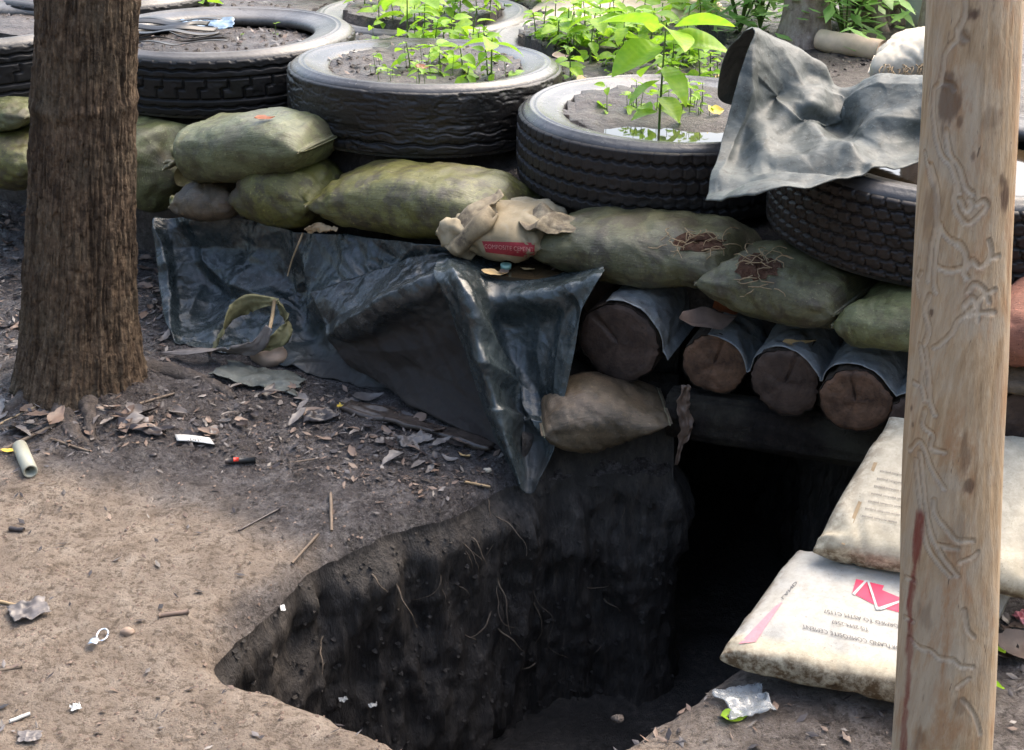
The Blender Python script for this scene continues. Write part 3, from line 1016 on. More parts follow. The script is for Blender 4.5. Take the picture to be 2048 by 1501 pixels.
puddle('puddle', .49, 3.99, .794, .30, MAT['water_grey'], 'grey puddle at the foot of the tallest seedling', 3, 0.9, 0.42)
puddle('puddle', 1.23, 3.52, .826, .315, MAT['water'], 'brown water filling the tyre behind the post', 5)


# unseen foliage added behind the viewer, blocking low sky to darken facing surfaces
def build_sky_blocker():
    rng = np.random.default_rng(31)
    n = 9000
    a = rng.uniform(R(150), R(390), n)                       # arc behind and beside the place, open towards the tyres
    d = rng.uniform(6.0, 10.0, n)
    z = rng.uniform(0.1, 1.0, n) ** 0.8 * (5.5 + 1.5 * np.sin(a * 7))
    C = np.stack([d * np.cos(a), 1.5 + d * np.sin(a), z], -1)
    t = rng.normal(size=(n, 3))
    t /= np.linalg.norm(t, axis=1)[:, None]
    s = np.cross(t, rng.normal(size=(n, 3)))
    s /= np.linalg.norm(s, axis=1)[:, None]
    L = rng.uniform(.25, .55, n)[:, None]
    V = np.stack([C - t * L * .5, C + s * L * .22, C + t * L * .5, C - s * L * .22], 1).reshape(-1, 3)
    o = put('foliage_sky_blocker', mesh('foliage_sky_blocker', V, np.arange(4 * n).reshape(-1, 4), False), MAT['blocker_leaf'])
    tag(o, None, None, None, 'stuff')


MAT['blocker_leaf'] = m_plain('dark_blocker_leaf', (0.035, 0.055, 0.018), 0.6, 0.3, 0.4, 8)
build_sky_blocker()
# ------------------------------------------------------------------ sandbags
SUV = {}
MAT['hem'] = m_plain('pale_seam_thread', (0.20, 0.19, 0.13), 0.7, 0.2, 0.4)


def sack_surface(PLp, PRp, Hh, W, seed, nu=72, nv=64, tied_l=False, tied_r=False, droop=0.0, puff=1.0, wr=1.0, up=(0, 0, 1), taper_l=1.0, taper_r=1.0):
    PLp, PRp = np.array(PLp, float), np.array(PRp, float)
    ex = PRp - PLp
    L = np.linalg.norm(ex)
    ex /= L
    ez = np.array(up, float)
    ez = ez - ex * ez.dot(ex)
    ez /= np.linalg.norm(ez)
    ey = np.cross(ez, ex)
    u = np.linspace(-1, 1, nu)
    u = np.sign(u) * (1 - (1 - np.abs(u)) ** 1.25)
    v = np.linspace(0, 2 * math.pi, nv, endpoint=False)
    U, Vv = np.meshgrid(u, v, indexing='ij')
    au = np.abs(U)
    hh = Hh / 2 * np.clip(1 - (au / .945) ** 3.2, 0, 1) ** 0.6 + 0.004
    ww = W / 2 * (1 - 0.16 * au ** 5)
    tied = np.where(U < 0, 1.0 if tied_l else 0.0, 1.0 if tied_r else 0.0)
    neck = 1 - 0.86 * sstep(0.55, 0.93, au) + 0.10 * sstep(0.95, 1.0, au)
    ww = ww * (1 - tied) + W / 2 * neck * tied
    hh = hh * (1 - tied) + Hh / 2 * neck * tied
    tp = 1 + (taper_l - 1) * sstep(0.2, -1, U) + (taper_r - 1) * sstep(-0.2, 1, U)
    hh = hh * tp
    c, s = np.cos(Vv), np.sin(Vv)
    y = ww * np.sign(c) * np.abs(c) ** 0.75
    z = hh * np.sign(s) * np.abs(s) ** 0.80
    x = U * L / 2
    z = z - droop * (U + 1) ** 2 / 4
    G = (PLp + PRp) / 2 + x[..., None] * ex + y[..., None] * ey + z[..., None] * ez
    n = grid_normals(np.concatenate([G, G[:, :1]], 1))[:, :-1]
    if np.mean(np.sum(n * (G - G.mean(1, keepdims=True)), -1)) < 0:
        n = -n
    P = xyz(U * L / 2, y, z)
    d = 0.022 * puff * fbm(P * 6, seed, 2) + 0.005 * fbm(P * np.array([18, 26, 26.]), seed + 3, 3)
    d = d + wr * 0.0085 * ridged(P * np.array([7, 26, 26.]), seed + 5, 2) * (0.15 + sstep(0.35, 0.95, au)) * sstep(1.0, .9, au)
    d = d - wr * 0.006 * np.maximum(0, ridged(P * np.array([16, 9, 13.]) + P[..., ::-1] * 6, seed + 8, 2) - 0.45) * 2
    d = d + wr * 0.007 * crumple(P, seed + 90, 7, 6.0) * (0.35 + sstep(.3, .9, au))
    d = d * sstep(0.0, 0.25, 1.02 - au)
    SUV['su'], SUV['sv'] = (U * L / 2).ravel(), (np.abs(Vv - math.pi) * (Hh + W) / 4).ravel()
    G = G + n * d[..., None]
    dirt = sstep(0.2, 0.75, fbm(P * 6, seed + 40, 4) + 0.30 * np.clip(au - 0.6, 0, 1) - 0.05)
    return G, dirt


def sack_caps(nu, nv):
    F = grid_faces(nu, nv, wv=True)
    return [tuple(f) for f in F] + [tuple(range(nv))[::-1], tuple((nu - 1) * nv + k for k in range(nv))]


def sack(mat, label, a, b, hpx, Ya, Yb, W, seed, group='sandbags stacked along the wall', name='sandbag', **kw):
    A, B = at(a[0], a[1], Ya), at(b[0], b[1], Yb)
    M = (A + B) / 2
    Hh = hpx / ppm(M) / math.cos(R(18)) * 0.92
    sh = np.array([0, W * 0.36, 0])
    G, dirt = sack_surface(A + sh, B + sh, Hh, W, seed, **kw)
    nu, nv = G.shape[:2]
    F = sack_caps(nu, nv)
    root = thing(name, label, 'sandbag', (M[0], M[1] + W * .36, M[2] - Hh / 2), group)
    part('sack_body', G.reshape(-1, 3), F, mat, root, True, {'dirt': dirt.ravel(), **SUV})
    # sewn mouth: thread running along the flat hem of each end that is not tied
    for end, tied in ((3, kw.get('tied_l')), (nu - 4, kw.get('tied_r'))):
        if not tied:
            loop = G[end, [int(nv * f) % nv for f in np.linspace(.0, .5, 26)]]
            c = G[end].mean(0)
            loop = c + (loop - c) * 1.06
            V_, F_ = tube(loop[2:-2], .0016 * (1 + .5 * np.sin(np.arange(len(loop) - 4) * 2.2)), 5)
            part('seam_thread', V_, F_, MAT['hem'], root)
            loop = G[end, [int(nv * f) % nv for f in np.linspace(.5, 1.0, 26)]]
            loop = c + (loop - c) * 1.06
            V_, F_ = tube(loop[2:-2], .0016 * (1 + .5 * np.sin(np.arange(len(loop) - 4) * 2.2)), 5)
            part('seam_thread', V_, F_, MAT['hem'], root)
    return root, G, F


def tie_tail(root, base, d, mat, seed, n=5, ln=0.09):
    """gathered mouth of a tied sack"""
    rng = random.Random(seed)
    parts = []
    for k in range(n):
        q = np.array(d) + np.array([rng.uniform(-.5, .5), rng.uniform(-.5, .3), rng.uniform(-.4, .5)])
        q /= np.linalg.norm(q)
        l = ln * rng.uniform(.6, 1.1)
        p = [np.array(base) + q * l * t + np.array([0, 0, -.02 * t * t]) for t in np.linspace(-.35, 1, 6)]
        parts.append(tube(p, [.014, .012, .010, .011, .009, .003], 6))
    V, F = join(parts)
    part('tied_mouth', V, F, mat, root)


sack(MAT['sack_pale'], 'pale green sandbag at the left picture edge, upper one under the cut tyre', (-150, 240), (75, 232), 72, 5.05, 4.95, .34, 11)
sack(MAT['sack_green'], 'green sandbag at the left picture edge, lower one on the ground side', (-150, 335), (100, 332), 120, 4.98, 4.85, .36, 12)
r_, G_, F_ = sack(MAT['sack_pale'], 'pale green sandbag end with tied mouth hanging just right of the tree trunk', (205, 310), (352, 372), 165, 4.95, 4.62, .36, 13, tied_r=True, taper_r=1.1)
tie_tail(r_, at(352, 398, 4.66), (.35, -.3, .1), MAT['sack_pale'], 2, 7, .075)
r_, G_, F_ = sack(MAT['sack_pale'], 'plump shiny sandbag with tied left ear below the chunky tread tyre', (340, 322), (650, 302), 132, 4.52, 4.22, .38, 14, tied_l=True, puff=.8)
tie_tail(r_, at(352, 326, 4.62), (-.7, -.2, .2), MAT['sack_grey'], 4, 4, .05)
sack(MAT['sack_brown'], 'small dark reddish brown sandbag wedged under the plump one', (362, 412), (498, 408), 78, 4.50, 4.40, .30, 15)
sack(MAT['sack_green'], 'short rounded green sandbag between brown bag and long bag', (482, 398), (662, 408), 128, 4.36, 4.22, .34, 16, puff=1.2)
sack(MAT['sack_green'], 'long yellow green sandbag under the worn bald tyre', (648, 410), (1052, 442), 132, 4.18, 3.82, .36, 17)
r_, G_, F_ = sack(MAT['sack_grey'], 'long grey green sandbag with torn hole right of the torn cement bag', (1100, 500), (1512, 535), 128, 3.72, 3.36, .34, 19, droop=.03)
TORN_BVH = bvh_of(G_.reshape(-1, 3), F_)
r_2, G_2, F_2 = sack(MAT['sack_grey'], 'grey green sandbag with dry roots on top under the brick tread tyre', (1450, 568), (1745, 632), 132, 3.36, 3.10, .34, 20)
SACKJ_BVH = bvh_of(G_2.reshape(-1, 3), F_2)
sack(MAT['sack_pale'], 'bright green sandbag half hidden behind the wooden post', (1728, 652), (2022, 676), 112, 3.10, 2.88, .34, 21)
sack(MAT['sack_red'], 'reddish laterite sandbag at the right picture edge', (1985, 672), (2290, 690), 150, 2.90, 2.7, .36, 22)
sack(MAT['sack_brown'], 'small brown sandbag under the reddish one at right edge', (1975, 768), (2240, 790), 62, 2.86, 2.7, .30, 23)
sack(MAT['sack_brown'], 'tan muddy sandbag poking out below the black tarp corner', (1078, 866), (1340, 842), 138, 3.28, 3.30, .28, 24, taper_r=.25, puff=.5)


def torn_patch(bvh, pts, mat, name, root, seed):
    """a rough patch of earth and fibres showing through a hole, sitting on the sack"""
    c = np.mean(pts, axis=0)
    rings = []
    n = 22
    a = np.linspace(0, 2 * math.pi, n, endpoint=False)
    rng = np.random.default_rng(seed)
    rx, ry = np.ptp([p[0] for p in pts]) / 2, np.ptp([p[1] for p in pts]) / 2
    jag = 1 + 0.25 * rng.uniform(-1, 1, n)
    for f in (1.0, .75, .5, .25, .08):
        ring = []
        for k in range(n):
            P, N = cast_px(bvh, c[0] + rx * f * jag[k] * math.cos(a[k]), c[1] + ry * f * jag[k] * math.sin(a[k]))
            if P is None:
                return
            ring.append(P + N * (0.002 + 0.012 * (1 - f) * rng.uniform(.3, 1.2)))
        rings.append(ring)
    V = np.array(rings).reshape(-1, 3)
    part(name, V, [tuple(q) for q in grid_faces(5, n, wv=True)] + [tuple(4 * n + k for k in range(n))], mat, root)


MAT['fibre_soil'] = m_soil('red_brown_fibre_soil', (0.05, 0.024, 0.016), (0.14, 0.075, 0.05), (0.26, 0.17, 0.12), 0.8, 0.1)
torn_patch(TORN_BVH, [(1345, 468), (1455, 505)], MAT['fibre_soil'], 'torn_hole', r_, 3)
torn_patch(SACKJ_BVH, [(1475, 512), (1555, 560)], MAT['fibre_soil'], 'torn_hole', r_2, 4)


def fibres(bvh, root, x0, x1, y0, y1, n, seed, mat, lpx=40):
    rng = random.Random(seed)
    parts = []
    for k in range(n):
        px, py = rng.uniform(x0, x1), rng.uniform(y0, y1)
        a = rng.uniform(0, 6.28)
        ps = []
        for t in np.linspace(0, 1, 5):
            P, N = cast_px(bvh, px + lpx * t * math.cos(a + t * .8), py + .45 * lpx * t * math.sin(a + t * .8))
            if P is not None:
                ps.append(P + N * (.006 + .012 * math.sin(3.14 * t)))
        if len(ps) > 3:
            parts.append(tube(ps, .0013, 4))
    if parts:
        V, F = join(parts)
        o = part('loose_fibres', V, F, mat, root)
        o['kind'] = 'stuff'


MAT['straw'] = m_plain('dry_straw', (0.34, 0.25, 0.15), 0.7, 0.2, 0.3)
fibres(TORN_BVH, r_, 1335, 1450, 465, 505, 26, 5, MAT['straw'])
fibres(SACKJ_BVH, r_2, 1470, 1570, 510, 580, 26, 6, MAT['straw'])


# the torn printed cement bag on top of the bench
def text_mesh(s, size, extrude=0.0):
    c = bpy.data.curves.new('t', 'FONT')
    c.body = s
    c.size = size
    c.resolution_u = 3
    o = bpy.data.objects.new('t', c)
    COL.objects.link(o)
    dg = bpy.context.evaluated_depsgraph_get()
    dg.update()
    me = bpy.data.meshes.new_from_object(o.evaluated_get(dg))
    V = np.array([v.co[:] for v in me.vertices])
    F = [tuple(p.vertices) for p in me.polygons]
    bpy.data.objects.remove(o)
    bpy.data.curves.remove(c)
    bpy.data.meshes.remove(me)
    return V, F


def decal(bvh, V2, F, mat, root, name, off=0.002):
    """lays flat print (points in photograph pixels) on a surface, as a thin layer of its own"""
    out, ok = [], True
    for x, y in V2:
        P, N = cast_px(bvh, x, y)
        if P is None:
            ok = False
            P, N = np.array([0, 0, -50.]), np.array([0, 0, 1.])
        out.append(P + N * off)
    out = np.array(out)
    F = [f for f in F if all(out[i][2] > -10 for i in f)]
    if not F:
        return None
    used = sorted({i for f in F for i in f})
    mp = {u: i for i, u in enumerate(used)}
    return part(name, out[used], [tuple(mp[i] for i in f) for f in F], mat, root)


def decal_quad(bvh, q, mat, root, name, n=14, m=6, off=0.0015):
    q = np.array(q, float)
    a, b = np.meshgrid(np.linspace(0, 1, n), np.linspace(0, 1, m), indexing='ij')
    P = (q[0] * ((1 - a) * (1 - b))[..., None] + q[1] * (a * (1 - b))[..., None] + q[2] * (a * b)[..., None] + q[3] * ((1 - a) * b)[..., None])
    return decal(bvh, P.reshape(-1, 2), [tuple(f) for f in grid_faces(n, m)], mat, root, name, off)


def decal_text(bvh, s, p0, dx, dy, mat, root, name, off=0.0025, end=False):
    """p0 start (or end) of the baseline in px, dx px per unit of advance, dy px per unit of height"""
    V, F = text_mesh(s, 1.0)
    if end:
        V[:, 0] -= V[:, 0].max()
    P = np.array(p0)[None] + V[:, :1] * np.array(dx)[None] + V[:, 1:2] * np.array(dy)[None]
    return decal(bvh, P, F, mat, root, name, off)


rc, Gc, Fc = sack(MAT['cement_old'], 'torn cream cement bag with red printed band, on the black tarp ledge', (905, 462), (1122, 496), 104, 3.80, 3.66, .32, 18, name='cement_bag', wr=2.0, taper_l=.75)
rc.children[0].data.attributes.new('panel', 'FLOAT', 'POINT')
TB = bvh_of(Gc.reshape(-1, 3), Fc)
bd_ = decal_quad(TB, [(964, 482), (1070, 486), (1068, 516), (972, 504)], MAT['darkred'], rc, 'printed_band')
decal_text(TB, 'COMPOSITE CEMENT', (969, 496), (10.2, .75), (-.5, -12), MAT['pale_ink'], bd_ or rc, 'printed_text', 0.003)


def sheet(name, rows, nu, nv, th, mat, label, cat, wr=0.006, sc=9.0, seed=0, dirtf=None, root=None, warp=0.0, clampz=None, fold=0.0, creases=()):
    C = np.array([[at(*p) for p in r] for r in rows])
    k, m = C.shape[:2]
    G = catmull(C, np.linspace(0, k - 1, nu))
    G = catmull(G.transpose(1, 0, 2), np.linspace(0, m - 1, nv)).transpose(1, 0, 2)
    n = grid_normals(G)
    if np.mean(n[..., 1]) > 0:
        n = -n
    P = G
    q = P + warp * np.stack([fbm(P * 5, seed + 50, 2), fbm(P * 5, seed + 51, 2), fbm(P * 5, seed + 52, 2)], -1)
    d = wr * (3.2 * crumple(q, seed, 7, sc * .42) + 0.5 * fbm(q * sc * 0.6, seed + 9, 3))
    d = d + fold * np.maximum(0, ridged(q * np.array([5.5, 5.5, 2.4]), seed + 70, 1) - 0.35)
    # hand-placed folds: distance from each surface point to a fold line, seen along the surface
    dep = G[..., 1] * CP + (H_CAM - G[..., 2]) * SP
    sx, sy = 1024 + FPX * G[..., 0] / dep, 750 - FPX * (G[..., 1] * SP + (G[..., 2] - H_CAM) * CP) / dep
    for line, amp, wl, wr2 in creases:
        best, sd = np.full(sx.shape, 1e9), np.zeros(sx.shape)
        ll = sum(math.dist(p, q) for p, q in zip(line, line[1:]))
        run = 0.0
        for (x1, y1), (x2, y2) in zip(line, line[1:]):
            L2 = (x2 - x1) ** 2 + (y2 - y1) ** 2
            t = np.clip(((sx - x1) * (x2 - x1) + (sy - y1) * (y2 - y1)) / L2, 0, 1)
            dx, dy = sx - x1 - t * (x2 - x1), sy - y1 - t * (y2 - y1)
            ds = np.hypot(dx, dy)
            side = (x2 - x1) * dy - (y2 - y1) * dx
            f = (run + t * math.sqrt(L2)) / ll
            up_ = ds < best
            best = np.where(up_, ds, best)
            sd = np.where(up_, np.where(side > 0, 1, -1) * (0.25 + 0.75 * np.sin(math.pi * np.clip(f, .06, .94)) ** .5), sd)
            run += math.sqrt(L2)
        wd = np.where(sd > 0, wr2, wl)
        d = d + amp * np.abs(sd) * np.clip(1 - best / wd, 0, 1) ** 1.3
    G = G + n * d[..., None]
    if clampz is not None:
        g = clampz(G[..., 0], G[..., 1])
        G[..., 2] = np.maximum(G[..., 2], g)
    V, F = shell(G, th)
    A = {}
    if dirtf is not None:
        a, b = np.meshgrid(np.linspace(0, 1, nu), np.linspace(0, 1, nv), indexing='ij')
        dd = dirtf(a, b, G).ravel()
        A = {'dirt': np.r_[dd, dd]}
    if root is not None:
        return part(name, V, F, mat, root, True, A), G
    return single(name, V, F, mat, label, cat, None, True, A), G


def above_ground(x, y):
    d = pit_dist(x, y)
    return np.where(d > 0.0, ground_z(x, y) + 0.006, -9.0)


sheet('torn_mouth', [[(1000, 388, 3.92), (950, 412, 3.90), (905, 440, 3.88), (880, 466, 3.86)], [(1012, 402, 3.80), (962, 432, 3.78), (918, 458, 3.78), (886, 488, 3.78)], [(985, 425, 3.76), (958, 452, 3.72), (930, 478, 3.72), (905, 505, 3.72)], [(1005, 440, 3.78), (985, 466, 3.78), (960, 492, 3.76), (940, 520, 3.74)]],
      60, 60, .0022, MAT['cement_old'], None, None, .012, 11, 44, lambda a, b, G: .4 + .5 * sstep(.0, .4, fbm(G * 14, 3, 3)), rc, .05, None, .02, [([(1005, 395), (940, 440), (890, 478)], .03, 14, 14), ([(990, 425), (940, 470), (915, 500)], .025, 12, 12)])
sheet('torn_flap', [[(1035, 432, 3.82), (1090, 428, 3.80), (1160, 436, 3.76), (1232, 452, 3.72)], [(1040, 450, 3.70), (1090, 448, 3.68), (1160, 452, 3.66), (1230, 462, 3.64)], [(1060, 466, 3.66), (1100, 468, 3.64), (1165, 462, 3.63), (1228, 466, 3.62)]],
      40, 70, .0022, MAT['cement_old'], None, None, .012, 11, 47, lambda a, b, G: .75 + 0 * a, rc, .05, None, .02)

# ------------------------------------------------------------------ black tarp on the wall
YT = [4.60, 4.52, 4.42, 4.28, 4.15, 4.0, 3.88]
XT = [[(318, 440), (400, 432), (500, 440), (600, 462), (700, 472), (800, 482), (905, 490)],
      [(314, 520), (420, 512), (520, 515), (600, 530), (700, 540), (790, 545), (880, 545)],
      [(320, 600), (425, 600), (535, 600), (610, 600), (690, 610), (760, 610), (840, 600)],
      [(335, 660), (440, 665), (550, 670), (620, 680), (690, 690), (750, 690), (820, 680)],
      [(352, 694), (440, 706), (550, 727), (630, 748), (690, 768), (750, 790), (830, 815)]]
rows = []
for i, r in enumerate(XT):
    t = i / 4
    rr = []
    for j, (x, y) in enumerate(r):
        yb = atz(XT[4][j][0], XT[4][j][1], 0.012)[1]
        Y = YT[j] * (1 - t) + yb * t
        Y += 0.10 * math.sin(math.pi * t) * (0.35 if j > 3 else 0.9)
        Y += {(1, 0): -.06, (2, 0): -.09, (3, 0): -.06, (1, 1): .05, (2, 1): .03, (2, 3): .07, (1, 3): .03, (1, 4): -.04, (2, 4): -.05, (3, 1): -.02, (2, 2): -.02, (3, 2): -.05, (3, 3): .03}.get((i, j), 0)
        Y += (0, 0, 0, 0, .03, .07, .12)[j] * min(1, t * 2)
        rr.append((x, y, Y))
    rows.append(rr)
sheet('tarp', rows, 150, 200, .0025, MAT['tarp_dusty'], 'crumpled black plastic tarp hung on the wall right of the tree trunk', 'tarp', .009, 8, 3,
      lambda a, b, G: 0.75 * sstep(0.62, 0.95, a + 0.15 * fbm(G * 6, 5, 3)) * sstep(.25, .6, b) + 0.0 * a, None, .05, above_ground, .02,
      [([(322, 445), (330, 540), (345, 680)], .05, 20, 60), ([(392, 440), (420, 520), (470, 570), (560, 610)], .045, 60, 30), ([(600, 470), (640, 560), (665, 660)], .04, 50, 45), ([(700, 480), (690, 560), (640, 640)], .035, 40, 40), ([(820, 500), (740, 590), (680, 640)], .03, 40, 30), ([(520, 520), (480, 600), (430, 680)], .03, 40, 40)])

X2 = [[(620, 585), (730, 548), (830, 512), (905, 505), (960, 520)],
      [(650, 655), (722, 640), (812, 592), (890, 556), (960, 590)],
      [(668, 690), (745, 690), (835, 668), (925, 650), (1000, 665)],
      [(690, 720), (770, 745), (870, 752), (960, 745), (1030, 760)],
      [(720, 750), (800, 790), (900, 818), (985, 835), (1050, 845)],
      [(745, 764), (835, 812), (930, 860), (1008, 890), (1050, 905)],
      [(760, 772), (860, 826), (960, 882), (1010, 915), (1040, 930)]]
Y2 = [[4.02, 3.96, 3.88, 3.83, 3.82], [3.90, 3.80, 3.70, 3.66, 3.68], [3.89, 3.81, 3.72, 3.66, 3.66], [3.86, 3.76, 3.66, 3.60, 3.58], [3.83, 3.69, 3.56, 3.49, 3.48], [3.81, 3.63, 3.47, 3.40, 3.39], [3.80, 3.60, 3.43, 3.36, 3.34]]
rows = [[(x, y, Y) for (x, y), Y in zip(r, yr)] for r, yr in zip(X2, Y2)]
sheet('tarp', rows, 170, 150, .0025, MAT['tarp'], 'mud smeared black tarp bulging at the wall foot, left of the hanging flap', 'tarp', .007, 8, 8,
      lambda a, b, G: np.clip(1.0 * sstep(0.20, 0.34, a + 0.06 * fbm(G * 7, 15, 3)), 0, 1), None, .05, above_ground, .006,
      [([(660, 668), (740, 630), (820, 584), (885, 550)], .045, 26, 40), ([(700, 700), (790, 700), (880, 690)], .02, 40, 40)])
X4 = [[(880, 510), (925, 503), (985, 510), (1060, 530), (1120, 538), (1196, 530)],
      [(868, 552), (925, 560), (985, 590), (1065, 586), (1135, 572), (1207, 543)],
      [(902, 622), (945, 632), (1002, 655), (1080, 650), (1130, 640), (1170, 622)],
      [(930, 702), (965, 715), (1018, 735), (1070, 740), (1110, 735), (1148, 722)],
      [(955, 782), (988, 800), (1032, 815), (1070, 820), (1100, 820), (1128, 815)],
      [(985, 862), (1012, 880), (1046, 895), (1070, 898), (1090, 898), (1109, 892)],
      [(1030, 955), (1041, 972), (1052, 985), (1060, 988), (1066, 986), (1073, 978)]]
Y4 = [[3.84, 3.83, 3.81, 3.78, 3.75, 3.70], [3.57, 3.52, 3.57, 3.53, 3.49, 3.46], [3.53, 3.43, 3.57, 3.54, 3.48, 3.42], [3.48, 3.37, 3.50, 3.49, 3.43, 3.37], [3.42, 3.32, 3.42, 3.41, 3.38, 3.33], [3.34, 3.26, 3.33, 3.32, 3.30, 3.27], [3.23, 3.21, 3.22, 3.22, 3.22, 3.22]]
rows = [[(x, y, Y) for (x, y), Y in zip(r, yr)] for r, yr in zip(X4, Y4)]
tr2, TG = sheet('tarp', rows, 190, 150, .0025, MAT['tarp_dusty'], 'pointed flap of black plastic tarp hanging from the ledge into the pit corner', 'tarp', .006, 9, 12,
                lambda a, b, G: np.clip(.5 * sstep(.45, .9, a) * sstep(.15, .5, b) * sstep(.0, .3, fbm(G * 8, 6, 3) + .1), 0, 1), None, .05, above_ground, .004,
                [([(900, 535), (935, 600), (985, 700), (1010, 740)], .028, 22, 16), ([(965, 725), (1020, 770), (1085, 862)], .035, 40, 16), ([(1000, 822), (1060, 848), (1122, 850)], .03, 14, 36), ([(1195, 560), (1150, 680), (1118, 830)], .012, 20, 30), ([(1090, 600), (1080, 700), (1100, 800)], .015, 30, 30), ([(1140, 590), (1120, 720), (1112, 840)], .012, 22, 22)])

# the ledge's puddle and litter are added with the small things

# ------------------------------------------------------------------ stiff grey tarp on top at right
X3 = [[(1500, 215), (1530, 205), (1580, 200), (1640, 200), (1700, 215), (1790, 205), (1870, 195), (1980, 195)],
      [(1438, 196), (1484, 168), (1560, 150), (1635, 165), (1692, 200), (1780, 190), (1860, 180), (1970, 180)],
      [(1452, 108), (1490, 94), (1560, 98), (1640, 140), (1690, 188), (1775, 178), (1855, 165), (1965, 170)],
      [(1503, 58), (1524, 66), (1572, 88), (1640, 122), (1685, 178), (1770, 168), (1850, 158), (1960, 165)],
      [(1490, 112), (1516, 122), (1562, 145), (1632, 168), (1690, 205), (1770, 200), (1850, 190), (1960, 200)],
      [(1473, 170), (1506, 182), (1548, 205), (1622, 205), (1688, 232), (1765, 238), (1850, 232), (1960, 240)],
      [(1450, 255), (1488, 262), (1535, 262), (1606, 258), (1684, 278), (1760, 285), (1850, 275), (1960, 285)],
      [(1430, 335), (1478, 340), (1535, 335), (1602, 322), (1690, 328), (1765, 318), (1850, 305), (1960, 310)],
      [(1413, 403), (1488, 394), (1560, 381), (1640, 366), (1720, 353), (1790, 338), (1850, 324), (1960, 330)]]
Y3 = [[3.98, 4.0, 4.0, 3.98, 3.92, 3.86, 3.78, 3.7],
      [3.92, 3.96, 3.96, 3.94, 3.88, 3.82, 3.74, 3.66],
      [3.80, 3.86, 3.86, 3.84, 3.80, 3.74, 3.68, 3.60],
      [3.66, 3.70, 3.74, 3.74, 3.72, 3.66, 3.58, 3.5],
      [3.58, 3.58, 3.64, 3.68, 3.68, 3.58, 3.50, 3.42],
      [3.53, 3.54, 3.62, 3.55, 3.64, 3.47, 3.44, 3.38],
      [3.48, 3.50, 3.44, 3.56, 3.56, 3.38, 3.42, 3.32],
      [3.36, 3.34, 3.28, 3.27, 3.25, 3.30, 3.36, 3.30],
      [3.20, 3.06, 3.04, 3.10, 3.16, 3.22, 3.28, 3.22]]
rows = [[(x, y, Y) for (x, y), Y in zip(r, yr)] for r, yr in zip(X3, Y3)]
sheet('tarp', rows, 170, 190, .003, MAT['tarp_grey'], 'stiff dusty grey tarp folded upright on the tyres beside the post', 'tarp', .0055, 8, 23, None, None, .05, None, .006,
      [([(1540, 190), (1570, 240), (1640, 300), (1740, 345)], .04, 50, 30), ([(1505, 70), (1500, 180), (1440, 360)], .015, 20, 30), ([(1690, 230), (1770, 190), (1850, 175)], .03, 60, 40), ([(1560, 100), (1600, 170), (1680, 200)], .02, 30, 30), ([(1700, 320), (1760, 250), (1850, 240)], .03, 50, 40), ([(1625, 260), (1700, 230), (1760, 180)], .02, 30, 40), ([(1540, 330), (1640, 335), (1720, 345)], -.02, 20, 20)])

# ------------------------------------------------------------------ roof logs of the dugout
LOGDIR = np.array([.42, .90, .03])
LOGDIR /= np.linalg.norm(LOGDIR)
LOGS = [('dark plastic covered log end tucked behind the largest log', 1212, 600, 56, 3.78, 'log_end', 1),
        ('largest sawn log end with a split across it', 1237, 686, 84, 3.47, 'log_end', 2),
        ('reddish log end, second from the left, with peeling face', 1428, 728, 64, 3.36, 'log_end_red', 3),
        ('dark round log end with radial crack, third from the left', 1570, 766, 69, 3.19, 'log_end', 4),
        ('log end with orange brown lower half beside the post', 1711, 802, 69, 3.04, 'log_end_red', 5),
        ('log end mostly hidden behind the wooden post', 1842, 848, 64, 2.96, 'log_end', 6),
        ('dark log at the right picture edge beyond the post', 2052, 852, 74, 2.80, 'log_end', 7)]
LOGINFO = []


